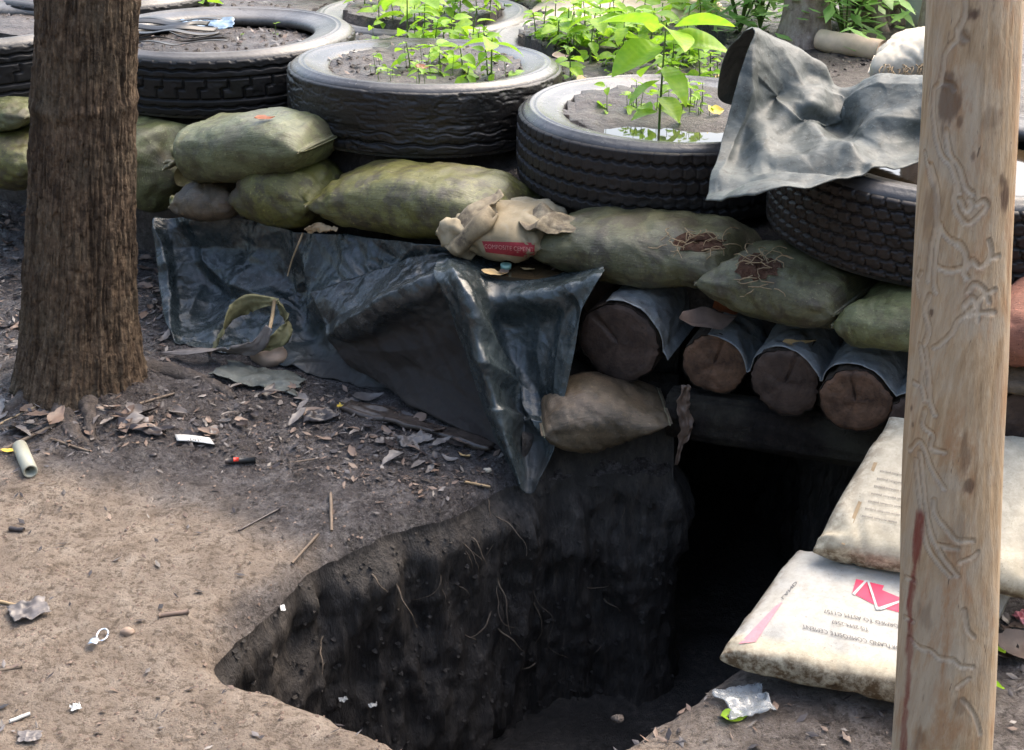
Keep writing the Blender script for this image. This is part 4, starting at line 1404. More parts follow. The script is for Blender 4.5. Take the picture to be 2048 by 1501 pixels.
def build_log(label, P, d, r, L, endmat, seed, name='roof_log', group='roof logs of the dugout', crack=True, bark=None):
    root = thing(name, label, 'log', P, group)
    d = np.array(d) / np.linalg.norm(d)
    ez = np.array([0, 0, 1.0]) - d * d[2]
    ez /= np.linalg.norm(ez)
    ex = np.cross(d, ez)
    seg, n = 64, 26
    a = np.linspace(0, 2 * math.pi, seg, endpoint=False)
    t = np.linspace(0, L, n)
    A, T = np.meshgrid(a, t, indexing='ij')
    rr = r * (1 + 0.09 * fbm(xyz(np.cos(A) * 1.3, np.sin(A) * 1.3, T * 2), seed, 2)) + 0.006 * ridged(xyz(np.cos(A) * 5, np.sin(A) * 5, T * 3), seed + 2, 2)
    G = np.array(P) + T[..., None] * d + (rr * np.cos(A))[..., None] * ex + (rr * np.sin(A))[..., None] * ez
    F = [tuple(f) for f in grid_faces(seg, n, wu=True)] + [tuple(k * n + n - 1 for k in range(seg))]
    part('bark', G.reshape(-1, 3), F, bark or MAT['log_bark'], root)
    # sawn face: rings of points, shallow relief, with a crack
    rings = 12
    fr = np.linspace(0.0, 0.975, rings)
    V = []
    ca = random.Random(seed).uniform(0.9, 2.4)
    for f in fr:
        q = rr[:, 0] * f
        rel = 0.0035 * fbm(xyz(np.cos(a) * f * 5, np.sin(a) * f * 5, seed), seed, 3)
        rel = rel + (0.010 * sstep(0.06, 0.0, np.abs((a - ca + math.pi) % (2 * math.pi) - math.pi) * f) * (f > .05) if crack else 0)
        rel = rel + 0.006 * sstep(.93, .975, f)
        V.append(np.array(P) + (rel - 0.004)[:, None] * d + (q * np.cos(a))[:, None] * ex + (q * np.sin(a))[:, None] * ez)
    V = np.array(V)
    c = V[0].mean(0)
    o = part('sawn_face', V.reshape(-1, 3), [tuple(q) for q in grid_faces(rings, seg, wv=True)], endmat, root)
    # object coordinates along the log axis for the growth rings
    Mx = Matrix((tuple(ex), tuple(ez), tuple(-d))).transposed().to_4x4()
    o.data.transform(Mx.inverted())
    o.matrix_local = Mx
    return root


for label, px, py, rp, Y, em, sd in LOGS:
    P = at(px, py, Y)
    r = rp / ppm(P)
    LOGINFO.append((P, r))
    build_log(label, P, LOGDIR, r, 1.5 if sd > 1 else 0.7, MAT[em], sd)
# the split across the largest end: a raised lower half
# lintel log lying under the roof logs
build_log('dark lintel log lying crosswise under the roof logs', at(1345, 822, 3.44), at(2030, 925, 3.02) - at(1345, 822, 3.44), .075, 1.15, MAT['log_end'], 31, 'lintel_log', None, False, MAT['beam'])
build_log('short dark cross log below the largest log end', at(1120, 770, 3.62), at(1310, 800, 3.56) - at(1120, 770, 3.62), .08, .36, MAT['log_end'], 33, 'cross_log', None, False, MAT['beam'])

# earth band of the bench behind the drape and under the logs
def earth_block(name, pts, z0, z1, mat, seed, depth=.4):
    P = smooth_path(np.array(pts), 60)
    rows = 18
    V = []
    for r in range(rows):
        t = r / (rows - 1)
        z = z0 + (z1 - z0) * t
        q = np.stack([P[:, 0], P[:, 1] + .05 * t, np.full(60, z)], -1)
        q[:, 1] += .03 * fbm(xyz(P[:, 0] * 8, P[:, 1] * 8, z * 8), seed, 3)
        V.append(q)
    for t in (.33, .66, 1):
        q = V[rows - 1].copy()
        q[:, 1] += depth * t
        q[:, 2] += .015 * fbm(q * 8, seed + 2, 3)
        V.append(q)
    V = np.array(V)
    o = put(name, mesh(name, V.reshape(-1, 3), grid_faces(rows + 3, 60)), mat)
    tag(o, kind='structure')


earth_block('earth_bench', [(-1.0, 4.52), (-.6, 4.26), (-.2, 3.95), (0.02, 3.74)], -.05, .30, MAT['mound'], 5)
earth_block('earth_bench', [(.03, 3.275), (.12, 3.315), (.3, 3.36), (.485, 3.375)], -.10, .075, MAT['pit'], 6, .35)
earth_block('earth_bench', [(1.07, 3.12), (1.3, 2.98), (1.6, 2.88), (2.4, 2.75)], -.05, .28, MAT['mound'], 7)

# plastic film lying over the logs' tops
def film_over_logs(idx, label, back, seed, off=0.012, over=0.03, side_l=.8, side_r=.8):
    ex = np.cross(LOGDIR, (0, 0, 1))
    ex /= np.linalg.norm(ex)
    L = [(P.dot(ex), P, r) for P, r in (LOGINFO[i] for i in idx)]
    s0, s1 = L[0][0] - L[0][2] * side_l, L[-1][0] + L[-1][2] * side_r
    ss = np.linspace(s0, s1, 120)
    # front end position (along LOGDIR) and heights
    fr = np.interp(ss, [l[0] for l in L], [l[1].dot(LOGDIR) for l in L])
    tt = np.linspace(0, 1, 34)
    G = np.zeros((120, 34, 3))
    rng = np.random.default_rng(seed)
    for i, s in enumerate(ss):
        hs = []
        for c, P, r in L:
            q = abs(s - c)
            hs.append(P[2] + (math.sqrt(max(0, (r + off) ** 2 - q * q)) if q < r + off else -1.2 * (q - r - off) ) )
        h = np.array(hs)
        z = np.log(np.exp(h * 55).sum()) / 55
        b0 = fr[i] - over * (0.5 + 0.9 * vn(np.array([[s * 11, seed, 0.5]]), seed)[0])
        for j, t in enumerate(tt):
            a = b0 + back * t
            p = ex * s + LOGDIR * a
            # LOGDIR and ex are not exactly orthogonal to z: keep the planned height
            G[i, j] = (p[0], p[1], z + 0.03 * (a - fr[i]))
    n = grid_normals(G)
    n = np.where((n[..., 2:] < 0), -n, n)
    G = G + n * (0.006 * ridged(G * 12, seed, 2) + 0.005 * fbm(G * 20, seed + 3, 3))[..., None]
    V, F = shell(G, .002)
    return single('plastic_film', V, F, MAT['film'], label, 'plastic film', 'plastic films over the roof logs')


film_over_logs([1], 'grey wet plastic film capping the largest log end', .34, 3, .010, .012, .35, 1.25)
film_over_logs([2, 3, 4, 5], 'grey wet plastic film rippling over the smaller log ends', .36, 5, .010, .022, .2, 1.0)
film_over_logs([0], 'mouldy dark plastic film on the log tucked behind', .3, 7, .006, .01, .9, .9)

# ------------------------------------------------------------------ wooden post
PB, PT = at(1880, 1500, 1.93), at(1950, 0, 2.16)
POST_AX = (PT - PB) / np.linalg.norm(PT - PB)
POST0 = PB + POST_AX * (-(PB[2] + 0.25) / POST_AX[2])
POSTL = 3.2


def post_r(t):
    return np.interp(t, [0, .45, 1.85, 3.2], [.0935, .0905, .0745, .069])


GAL = [[(1932, 0), (1930, 30), (1920, 55), (1912, 80), (1900, 92), (1890, 110), (1886, 140)], [(1916, 60), (1925, 75), (1932, 80)],
       [(1886, 140), (1880, 165), (1868, 180), (1866, 210), (1868, 245), (1874, 285), (1884, 312), (1902, 332), (1914, 365), (1918, 385)],
       [(1886, 165), (1902, 168), (1908, 178)], [(1892, 262), (1900, 308), (1918, 335), (1930, 372), (1945, 388)],
       [(1914, 370), (1908, 400), (1914, 425), (1935, 448), (1960, 430), (1974, 412), (1968, 402), (1955, 410)], [(1920, 400), (1928, 418), (1938, 420), (1944, 405), (1940, 400)],
       [(1850, 305), (1858, 345), (1870, 380), (1872, 420), (1878, 450), (1895, 475), (1915, 490), (1930, 505)], [(1862, 330), (1872, 370), (1876, 410), (1872, 450), (1862, 500), (1856, 560)],
       [(1880, 450), (1872, 500), (1868, 560), (1872, 585)], [(1900, 480), (1922, 490), (1932, 520), (1928, 545), (1934, 555)], [(1935, 535), (1945, 522), (1960, 535), (1980, 520), (1998, 512)], [(1978, 482), (1982, 505), (1976, 525)],
       [(1876, 535), (1900, 542), (1925, 537)], [(1936, 585), (1950, 568), (1968, 580), (1978, 605)], [(1930, 610), (1945, 595), (1952, 612), (1935, 625)], [(1988, 625), (1945, 628), (1918, 640), (1905, 665), (1880, 688), (1868, 695)],
       [(1840, 690), (1846, 730), (1842, 760), (1850, 800)], [(1852, 700), (1858, 760), (1860, 800), (1870, 830)], [(1835, 770), (1828, 765)], [(1850, 820), (1845, 850), (1865, 870), (1862, 895), (1888, 905)],
       [(1820, 900), (1838, 882), (1852, 905), (1862, 935), (1888, 978)], [(1840, 905), (1845, 945), (1850, 1000), (1860, 1060), (1880, 1105), (1905, 1140), (1915, 1152)], [(1832, 920), (1838, 980), (1846, 1050), (1856, 1095), (1880, 1130), (1900, 1152)],
       [(1868, 1000), (1872, 1030), (1895, 1060), (1915, 1080), (1945, 1082)], [(1878, 1090), (1895, 1095), (1915, 1098)], [(1920, 1125), (1945, 1115), (1955, 1105)], [(1812, 1155), (1830, 1162)],
       [(1820, 1275), (1838, 1295), (1862, 1302), (1880, 1318), (1905, 1320), (1918, 1332), (1945, 1335)], [(1915, 1375), (1938, 1358)], [(1925, 1400), (1945, 1425), (1955, 1450), (1960, 1470)], [(1810, 1235), (1826, 1243)],
       [(1838, 520), (1832, 560), (1838, 590)], [(1836, 560), (1842, 545)], [(1928, 1220), (1935, 1260), (1948, 1275)], [(1955, 640), (1960, 600), (1990, 580)], [(1860, 590), (1850, 620), (1858, 660), (1848, 690)]]


def build_post():
    seg, n = 210, 950
    a = np.linspace(0, 2 * math.pi, seg, endpoint=False)
    t = np.linspace(0, POSTL, n)
    ex = np.cross(POST_AX, (0, 1, 0))
    ex /= np.linalg.norm(ex)
    ey = np.cross(POST_AX, ex)
    A, T = np.meshgrid(a, t, indexing='ij')
    r = post_r(T) * (1 + .045 * fbm(xyz(np.cos(A) * 1.5, np.sin(A) * 1.5, T * 2.2), 3, 3)) + .0012 * fbm(xyz(np.cos(A) * 14, np.sin(A) * 14, T * 3), 5, 3)
    G = POST0 + T[..., None] * POST_AX + (.007 * fbm(xyz(T * 1.7, T * 0, T * 0), 41, 2))[..., None] * ex + (r * np.cos(A))[..., None] * ex + (r * np.sin(A))[..., None] * ey
    F = [tuple(f) for f in grid_faces(seg, n, wu=True)] + [tuple(k * n for k in range(seg)), tuple(k * n + n - 1 for k in range(seg))[::-1]]
    V = G.reshape(-1, 3)
    # knots and the red streak: stains with their own shape, at their place on the post
    bv = bvh_of(V, F)
    stain = np.zeros(len(V))
    def blob(px, py, rx, rz, amt=1.0, seed=0):
        P, N = cast_px(bv, px, py)
        if P is None:
            return
        d = V - P
        q = np.sqrt((np.hypot(d[:, 0], d[:, 1]) / rx) ** 2 + (d[:, 2] / rz) ** 2)
        m = np.nonzero(q < 2.2)[0]
        q = q[m] + 0.9 * fbm(V[m] * np.array([70, 70, 22.]), seed, 4)
        stain[m] = np.maximum(stain[m], amt * sstep(1.1, .55, q))
    for i, (px, py, rx, rz, am) in enumerate([(1892, 205, .020, .045, .7), (1949, 30, .012, .014, .9), (1930, 75, .008, .012, .5), (1921, 245, .006, .012, .6), (2008, 392, .014, .030, .85), (1985, 240, .018, .02, .35), (1862, 418, .020, .05, .35), (1946, 315, .004, .008, .6),
                                               (1940, 968, .010, .016, .75), (1930, 900, .012, .05, .45), (1863, 625, .005, .008, .8), (1823, 815, .006, .010, .8), (1910, 1075, .02, .05, .25), (1850, 1225, .02, .035, .35), (1920, 1415, .01, .02, .4), (1838, 1470, .012, .05, .4), (1826, 850, .005, .008, .7)]):
        blob(px, py, rx, rz, am, i)
    red = np.zeros(len(V))
    rn = .008 * fbm(V * np.array([90, 90, 25.]), 4, 4)
    for (px, py) in smooth_path([(1836, 1035), (1832, 1110), (1822, 1190), (1820, 1270), (1818, 1330), (1812, 1400), (1808, 1460), (1803, 1505)], 60):
        P, N = cast_px(bv, px, py)
        if P is not None:
            d = np.linalg.norm((V - P) * np.array([1, 1, .6]), axis=1)
            red = np.maximum(red, sstep(.012, .004, d + rn))
    from mathutils.kdtree import KDTree
    tp = []
    for g in GAL:
        for q in smooth_path(g, 70):
            P, N = cast_px(bv, q[0], q[1])
            if P is not None:
                tp.append(P)
    kd = KDTree(len(tp))
    for i, p in enumerate(tp):
        kd.insert(Vector(p), i)
    kd.balance()
    track = np.zeros(len(V))
    ax3 = POST0 + ((V - POST0) @ POST_AX)[:, None] * POST_AX
    nrm = V - ax3
    nrm = nrm / (np.linalg.norm(nrm, axis=1)[:, None] + 1e-9)
    zlo, zhi = min(p[2] for p in tp) - .02, max(p[2] for p in tp) + .02
    dist = np.full(len(V), 1.0)
    for i in np.nonzero((nrm[:, 1] < .25) & (V[:, 2] > zlo) & (V[:, 2] < zhi))[0]:
        dist[i] = kd.find(Vector(V[i]))[2]
    wob = .0008 * fbm(V * 90, 6, 2)
    q = dist + wob
    track = sstep(.0052, .0038, q)
    stain = np.maximum(stain, .30 * sstep(.0072, .0056, q) * sstep(.0036, .0048, q))
    V = V + nrm * (-.0030 * sstep(.0052, .0030, q) + .0009 * sstep(.0085, .0062, q) * sstep(.0042, .0056, q))[:, None]
    root = thing('wooden_post', 'pale weathered wooden post with winding beetle tracks and a red streak', 'post', POST0 + POST_AX * .25)
    part('post_shaft', V, F, MAT['post'], root, True, {'stain': stain, 'red': red, 'track': track})
    return root, bv


post_root, POST_BVH = build_post()
# ------------------------------------------------------------------ tree trunk at left
def build_trunk():
    base, top = at(155, 762, 3.80), at(172, 100, 3.86)
    ax = top - base
    ax /= ax[2]
    seg, n = 420, 520
    a = np.linspace(0, 2 * math.pi, seg, endpoint=False)
    z = np.linspace(-.12, 1.9, n)
    A, Z = np.meshgrid(a, z, indexing='ij')
    r = np.interp(Z, [-.12, 0, .08, .2, .4, .9, 1.9], [.232, .208, .188, .175, .164, .144, .133])
    ca, sa = np.cos(A), np.sin(A)
    flare = np.exp(-np.maximum(Z, 0) / .11)
    r = r + flare * (.028 * np.maximum(0, np.sin(A * 3 + .6)) ** 2 + .02 * np.maximum(0, np.sin(A * 5 + 2)) ** 2)
    r = r * (1 + .05 * fbm(xyz(ca * 1.4, sa * 1.4, Z * 1.3), 2, 2))
    wz = Z + .05 * fbm(xyz(ca * 3, sa * 3, Z * 3), 8, 2)
    crk = ridged(xyz(ca * 7.5 + .3 * wz, sa * 7.5, wz * 2.2), 12, 3)
    crk2 = ridged(xyz(ca * 15, sa * 15, wz * 9), 15, 2)
    c1, c2 = sstep(.42, .86, crk), sstep(.5, .9, crk2)
    def plates(ka, kz, sd):
        qa = A / (2 * math.pi) * ka + .45 * fbm(xyz(ca * 4, sa * 4, Z * 9), sd, 3)
        qz = Z * kz + .5 * fbm(xyz(ca * 5, sa * 5, Z * 7), sd + 4, 3)
        col = np.floor(qa)
        qz = qz + _hash(col, col * 0, col * 0, sd) * 7
        f1, f2 = qa - col, qz - np.floor(qz)
        lev = _hash(col, np.floor(qz), col * 0, sd + 1)
        gap = sstep(.14, .0, np.minimum(f1, 1 - f1)) + .8 * sstep(.10, .0, np.minimum(f2, 1 - f2))
        return lev, np.clip(gap, 0, 1)
    lv, gp = plates(58, 9, 5)
    lv2, gp2 = plates(120, 26, 25)
    ringm = np.exp(-((Z - .93) / .02) ** 2) * (1 + fbm(xyz(ca * 5, sa * 5, Z), 4, 2))
    r = r - .004 * c1 - .0025 * c2 + + .006 * lv + .005 * lv2 - .002 * gp - .002 * gp2 + .004 * ridged(xyz(ca * 22, sa * 22, wz * 14), 31, 2) + .006 * fbm(xyz(ca * 9, sa * 9, Z * 8), 22, 3) + .007 * ringm
    cx, cy = base[0] + ax[0] * (Z - base[2]), base[1] + ax[1] * (Z - base[2])
    G = np.stack([cx + r * ca, cy + r * sa, Z], -1)
    root = thing('tree', 'rough barked tree trunk standing in front of the tyre wall at left', 'tree', base)
    crack = np.clip(.7 * c1 + .3 * c2 + .25 * gp + .2 * gp2 + .7 * (lv - .5) + .6 * (lv2 - .5) + .55 * sstep(.1, .5, fbm(xyz(ca * 2, sa * 2, Z * 2), 77, 3)), 0, 1)
    part('trunk', G.reshape(-1, 3), grid_faces(seg, n, wu=True), MAT['bark'], root, True, {'crack': crack.ravel()})
    # upper limbs and crown above the picture
    rng = random.Random(5)
    tp = np.array([base[0] + ax[0] * 1.85, base[1] + ax[1] * 1.85, 1.85])
    up = [tp - np.array([ax[0] * .4, ax[1] * .4, .4]), tp, tp + np.array([.15, .2, 1.2]), tp + np.array([.1, .5, 2.6]), tp + np.array([.3, .7, 4.0])]
    V, F = tube(smooth_path(up, 20), np.linspace(.132, .05, 20), 16)
    part('upper_trunk', V, F, MAT['bark'], root, True, {'crack': np.zeros(len(V))})
    leaves = []
    for k in range(5):
        s = tp + np.array([.1, .3 + .1 * k, 1.6 + .5 * k])
        aa = 2 * math.pi * k / 5 + .5
        e = s + np.array([math.cos(aa) * 1.1 - 1.2, math.sin(aa) * 1.1 + 1.2, 2.2])
        V, F = tube(smooth_path([s, (s + e) / 2 + np.array([0, 0, .25]), e], 8), np.linspace(.05, .012, 8), 8)
        part('limb', V, F, MAT['bark'], root, True, {'crack': np.zeros(len(V))})
        for q in range(90):
            leaves.append(e + np.array([rng.gauss(0, .55), rng.gauss(0, .55), rng.gauss(0, .3)]))
    V, F = [], []
    for p in leaves:
        d = np.array([rng.gauss(0, 1), rng.gauss(0, 1), rng.gauss(0, .4)])
        d /= np.linalg.norm(d)
        sd = np.cross(d, (0, 0, 1)) * .028
        l = rng.uniform(.08, .14)
        i = len(V)
        V += [p, p + d * l * .5 + sd, p + d * l, p + d * l * .5 - sd]
        F.append((i, i + 1, i + 2, i + 3))
    o = part('crown', V, F, MAT['leaf'], root, False)
    o['kind'] = 'stuff'
    # surface roots
    for i, (pts, r0, r1) in enumerate([([(255, 735), (330, 738), (430, 770), (470, 800)], .045, .012), ([(105, 770), (120, 810), (150, 860), (190, 900)], .05, .012), ([(75, 760), (40, 800), (-30, 850)], .045, .015), ([(170, 780), (180, 830), (185, 880)], .038, .01),
                                       ([(40, 730), (-40, 745), (-120, 760)], .05, .02)]):
        ps = np.array([at_ground(x, y) for x, y in pts])
        ps = smooth_path(ps, 26)
        ps[:, 2] -= np.linspace(r0 * .45, r1 * .3, 26)
        rad = np.linspace(r0, r1, 26) * (1 + .15 * fbm(xyz(np.arange(26) * .5, i, 0), 3, 2))
        V, F = tube(ps, rad, 14)
        V = V + (0.006 * fbm(V * 30, 5, 3))[:, None]
        part('surface_root', V, F, MAT['mound'], root, True, {'crack': np.zeros(len(V))})


build_trunk()


# ------------------------------------------------------------------ two cement bags at right
def pillow(O, Av, Bv, T, seed, shear=0.0, tilt_n=None, nu=90, nv=70, bulge=1.0, wr=.006, roll=0.0):
    """flat sewn bag: O front-left corner, Av along the front edge, Bv towards the back, T thickness"""
    O, Av, Bv = map(lambda q: np.array(q, float), (O, Av, Bv))
    N = np.cross(Av, Bv)
    N /= np.linalg.norm(N)
    def prof(t):
        return np.clip(1 - np.abs(2 * t - 1) ** 5, 0, 1) ** .5
    a = np.linspace(0, 1, nu)
    a = .5 - .5 * np.cos(a * math.pi) * (.55 + .45 * np.abs(np.cos(a * math.pi)) ** .5)
    v = np.linspace(0, 2 * math.pi, nv, endpoint=False)
    A, Vv = np.meshgrid(a, v, indexing='ij')
    c, s = np.cos(Vv), np.sin(Vv)
    b = .5 + .5 * np.sign(c) * np.abs(c) ** .42
    h = T * (.06 + .94 * prof(A)) * np.sign(s) * np.abs(s) ** .55 * .5
    AA = A + (A - .5) * .05 * (1 - np.abs(2 * b - 1) ** 3)
    P = O + A[..., None] * Av + b[..., None] * (Bv + 0) + (h + T / 2)[..., None] * N + (shear * b)[..., None] * Av
    la, lb = np.linalg.norm(Av), np.linalg.norm(Bv)
    q = xyz(A * la, b * lb, np.where(s > 0, 0.0, 1.0))
    d = .016 * bulge * fbm(q * 7, seed, 2) + .004 * fbm(q * 22, seed + 2, 3)
    edge = sstep(.25, .0, np.minimum(A, 1 - A))
    d = d + wr * ridged(q * np.array([9, 20, 9.]), seed + 5, 2) * edge - wr * .8 * np.maximum(0, ridged(q * np.array([5, 4, 5.]) + q[..., [1, 0, 2]] * 3, seed + 6, 1) - .7) * 3
    P = P + (np.sign(s) * d)[..., None] * N
    F = sack_caps(nu, nv)
    return P, A, b, s, [f[::-1] for f in F]


def cement_bag(label, O, Av, Bv, T, seed, dirtf, panelf, **kw):
    P, A, b, s, F = pillow(O, Av, Bv, T, seed, **kw)
    root = thing('cement_bag', label, 'cement bag', np.array(O) + (np.array(Av) + np.array(Bv)) / 2, 'cement bags beside the pit')
    part('sack_body', P.reshape(-1, 3), F, MAT['cement'], root, True, {'dirt': np.clip(dirtf(A, b, s, P), 0, 1).ravel(), 'panel': panelf(A, b, s).ravel()})
    return root, bvh_of(P.reshape(-1, 3), F)


FL, FR = atz(1436, 1352, .02), atz(1795, 1432, .02)
AV1 = (FR - FL) / np.linalg.norm(FR - FL) * .50
PB1 = np.array([-AV1[1], AV1[0], 0]) / .50
BV1 = PB1 * .43 + np.array([0, 0, .025])
c1, C1B = cement_bag('printed cement bag lying lower beside the pit, upside down lettering and red emblem', FL, AV1, BV1, .108, 31,
                     lambda A, b, s, P: 1.3 * sstep(.16, .02, b + .06 * fbm(P * 14, 4, 3)) * sstep(.85, -.3, s) + .6 * sstep(.07, .0, A) + .22, lambda A, b, s: sstep(.10, .12, b) * (s > -.2), shear=.20, bulge=.9)
# print: everything on this bag stands on its head for the viewer
decal_quad(C1B, [(1550, 1214), (1566, 1204), (1512, 1284), (1478, 1288)], MAT['pink'], c1, 'printed_stripe')
em_ = decal_quad(C1B, [(1712, 1159), (1768, 1172), (1752, 1212), (1704, 1187)], MAT['red'], c1, 'printed_emblem', off=.0016)
decal_quad(C1B, [(1762, 1180), (1800, 1196), (1800, 1226), (1750, 1212)], MAT['red'], c1, 'printed_emblem', off=.0014)
for q in ([(1730, 1162), (1735, 1163), (1709, 1192), (1704, 1189)], [(1733, 1162), (1738, 1163), (1757, 1222), (1752, 1221)], [(1752, 1218), (1800, 1202), (1800, 1206), (1762, 1222)]):
    decal_quad(C1B, q, MAT['white'], em_ or c1, 'emblem_line', 10, 2, .0030)
ti = [decal_text(C1B, 'PORTLAND COMPOSITE CEMENT', (1603, 1250), (-13.6, -3.1), (3.0, 12.0), MAT['ink'], c1, 'printed_text', end=True),
      decal_text(C1B, 'TIS 2594-2567', (1662, 1241), (-12.6, -2.8), (2.8, 10.5), MAT['ink'], c1, 'printed_text', end=True),
      decal_text(C1B, 'CONFORMED TO ASTM C1157', (1646, 1220), (-13.8, -2.8), (2.8, 10.5), MAT['ink'], c1, 'printed_text', end=True),
      decal_text(C1B, 'LAND', (1562, 1198), (11.0, -13.0), (6.0, 5.5), MAT['ink'], c1, 'printed_text')]

F2L, F2R = atz(1625, 1128, .125), atz(1985, 1205, .125)
AV2 = (F2R - F2L) / np.linalg.norm(F2R - F2L) * .56
PB2 = np.array([-AV2[1], AV2[0], 0]) / .56
BV2 = PB2 * .40 + np.array([0, 0, .17])
c2, C2B = cement_bag('creased cream cement bag lying higher, under the log ends', F2L, AV2, BV2, .115, 37,
                     lambda A, b, s, P: 1.0 * sstep(.10, .0, b + .05 * fbm(P * 14, 4, 3)) * sstep(.6, -.4, s) + .4 * sstep(.1, .0, A) + .28, lambda A, b, s: .25 * sstep(.10, .2, b), shear=.18, bulge=1.3, wr=.012)
for i in range(7):
    decal_text(C2B, 'portland composite cement', (1760 + i * -6, 944 + i * 15), (6.2, 1.2), (1.0, -6.0), MAT['ink'], c2, 'printed_text')
decal_quad(C2B, [(1748, 925), (1755, 926), (1690, 1090), (1683, 1088)], MAT['straw'], c2, 'printed_stripe', 20, 3)
# ------------------------------------------------------------------ leaves
def leaf_verts(L, Wd, curl=.2, fold=.25, nu=9, nv=5, seed=0, rag=0.0, pet=0.0):
    t = np.linspace(0, 1, nu)
    s = np.linspace(-1, 1, nv)
    T, S = np.meshgrid(t, s, indexing='ij')
    prof = np.sin(math.pi * np.clip(T, 0, 1) ** 0.75) ** .8 * (1 - .15 * T)
    prof = np.maximum(prof, .02)
    rg = 1 + rag * fbm(xyz(T * 6, S * 2, seed), seed, 2)
    y = S * prof * Wd / 2 * rg
    z = fold * np.abs(y) + curl * L * (T - .5) ** 2 * -1 + rag * .12 * L * fbm(xyz(T * 3, S * 1.5, seed + 3), seed, 2)
    return np.stack([T * L + pet, y, z], -1), grid_faces(nu, nv)


def dead_leaf(P, L, Wd, rot, mat, label, group, seed, tilt=(0, 0), curl=.3, fold=.35):
    G, F = leaf_verts(L, Wd, -curl, fold, 9, 5, seed, .5)
    V = G.reshape(-1, 3) - np.array([L / 2, 0, 0])
    M = Matrix.Rotation(rot, 3, 'Z') @ Matrix.Rotation(tilt[0], 3, 'X') @ Matrix.Rotation(tilt[1], 3, 'Y')
    V = V @ np.array(M).T
    V[:, 2] -= V[:, 2].min()
    return single('dead_leaf', V + np.array(P), F, mat, label, 'dead leaf', group)


RNG = random.Random(77)
DM = ['deadleaf', 'deadleaf_grey', 'deadleaf_dark', 'deadleaf', 'deadleaf_grey']


def in_poly(x, y, poly):
    c = False
    for (x1, y1), (x2, y2) in zip(poly, poly[1:] + poly[:1]):
        if (y1 > y) != (y2 > y) and x < (x2 - x1) * (y - y1) / (y2 - y1) + x1:
            c = not c
    return c


LIT = [([(0, 790), (280, 800), (430, 770), (640, 770), (1000, 905), (960, 960), (760, 930), (560, 860), (420, 880), (240, 860), (0, 900)], 100, 'dead leaf lying in the wet litter between the tree and the pit', 'dead leaves between tree and pit'),
       ([(0, 430), (60, 430), (40, 700), (0, 740)], 22, 'dead leaf on the ground left of the tree trunk', 'dead leaves left of the trunk'),
       ([(275, 470), (318, 470), (335, 690), (290, 740)], 18, 'dead leaf in the gap between trunk and black tarp', 'dead leaves beside the tarp'),
       ([(1985, 1230), (2048, 1210), (2048, 1330), (1985, 1330)], 6, 'dead leaf on the mud right of the post', 'dead leaves right of the post')]
for poly, n, lab, grp in LIT:
    xs, ys = [p[0] for p in poly], [p[1] for p in poly]
    k = 0
    while k < n:
        x, y = RNG.uniform(min(xs), max(xs)), RNG.uniform(min(ys), max(ys))
        if not in_poly(x, y, poly):
            continue
        P = at_ground(x, y, .003)
        if pit_dist(np.array([P[0]]), np.array([P[1]]))[0] < .03:
            k += 1
            continue
        L = RNG.uniform(.035, .095)
        dead_leaf(P, L, L * RNG.uniform(.25, .5), RNG.uniform(0, 6.28), MAT[RNG.choice(DM)], lab, grp, k, (RNG.uniform(-.35, .35), RNG.uniform(-.3, .3)), RNG.uniform(-.5, .9))
        k += 1

# fine litter nobody could count
def flakes(name, pts, smin, smax, mat, seed, flat=.5):
    rng = np.random.default_rng(seed)
    V, F = [], []
    for P in pts:
        a, L = rng.uniform(0, 6.28), rng.uniform(smin, smax)
        w = L * rng.uniform(.15, .5)
        d = np.array([math.cos(a), math.sin(a), rng.uniform(-flat, flat)])
        s = np.array([-math.sin(a), math.cos(a), rng.uniform(-flat, flat)]) * w / 2
        c = np.array(P) + np.array([0, 0, .003 + .25 * flat * L])
        i = len(V)
        V += [c - d * L / 2, c + s + np.array([0, 0, -.1 * w]), c + d * L / 2, c - s]
        F.append((i, i + 1, i + 2, i + 3))
    o = put(name, mesh(name, V, F, False), mat)
    return tag(o, None, None, None, 'stuff')


def ground_pts(n, poly, seed, margin=.012):
    rng = random.Random(seed)
    xs, ys = [p[0] for p in poly], [p[1] for p in poly]
    q = []
    while len(q) < n:
        x, y = rng.uniform(min(xs), max(xs)), rng.uniform(min(ys), max(ys))
        if in_poly(x, y, poly):
            q.append(atz(x, y, 0))
    q = np.array(q)
    q = q[pit_dist(q[:, 0], q[:, 1]) > margin]
    q[:, 2] = ground_z(q[:, 0], q[:, 1])
    return q


def mound_pts(n, poly, seed):
    rng = random.Random(seed)
    xs, ys = [p[0] for p in poly], [p[1] for p in poly]
    q = []
    while len(q) < n:
        x, y = rng.uniform(min(xs), max(xs)), rng.uniform(min(ys), max(ys))
        if in_poly(x, y, poly):
            q.append(atz(x, y, .76))
    q = np.array(q)
    q[:, 2] = mound_z(q[:, 0], q[:, 1])
    return q


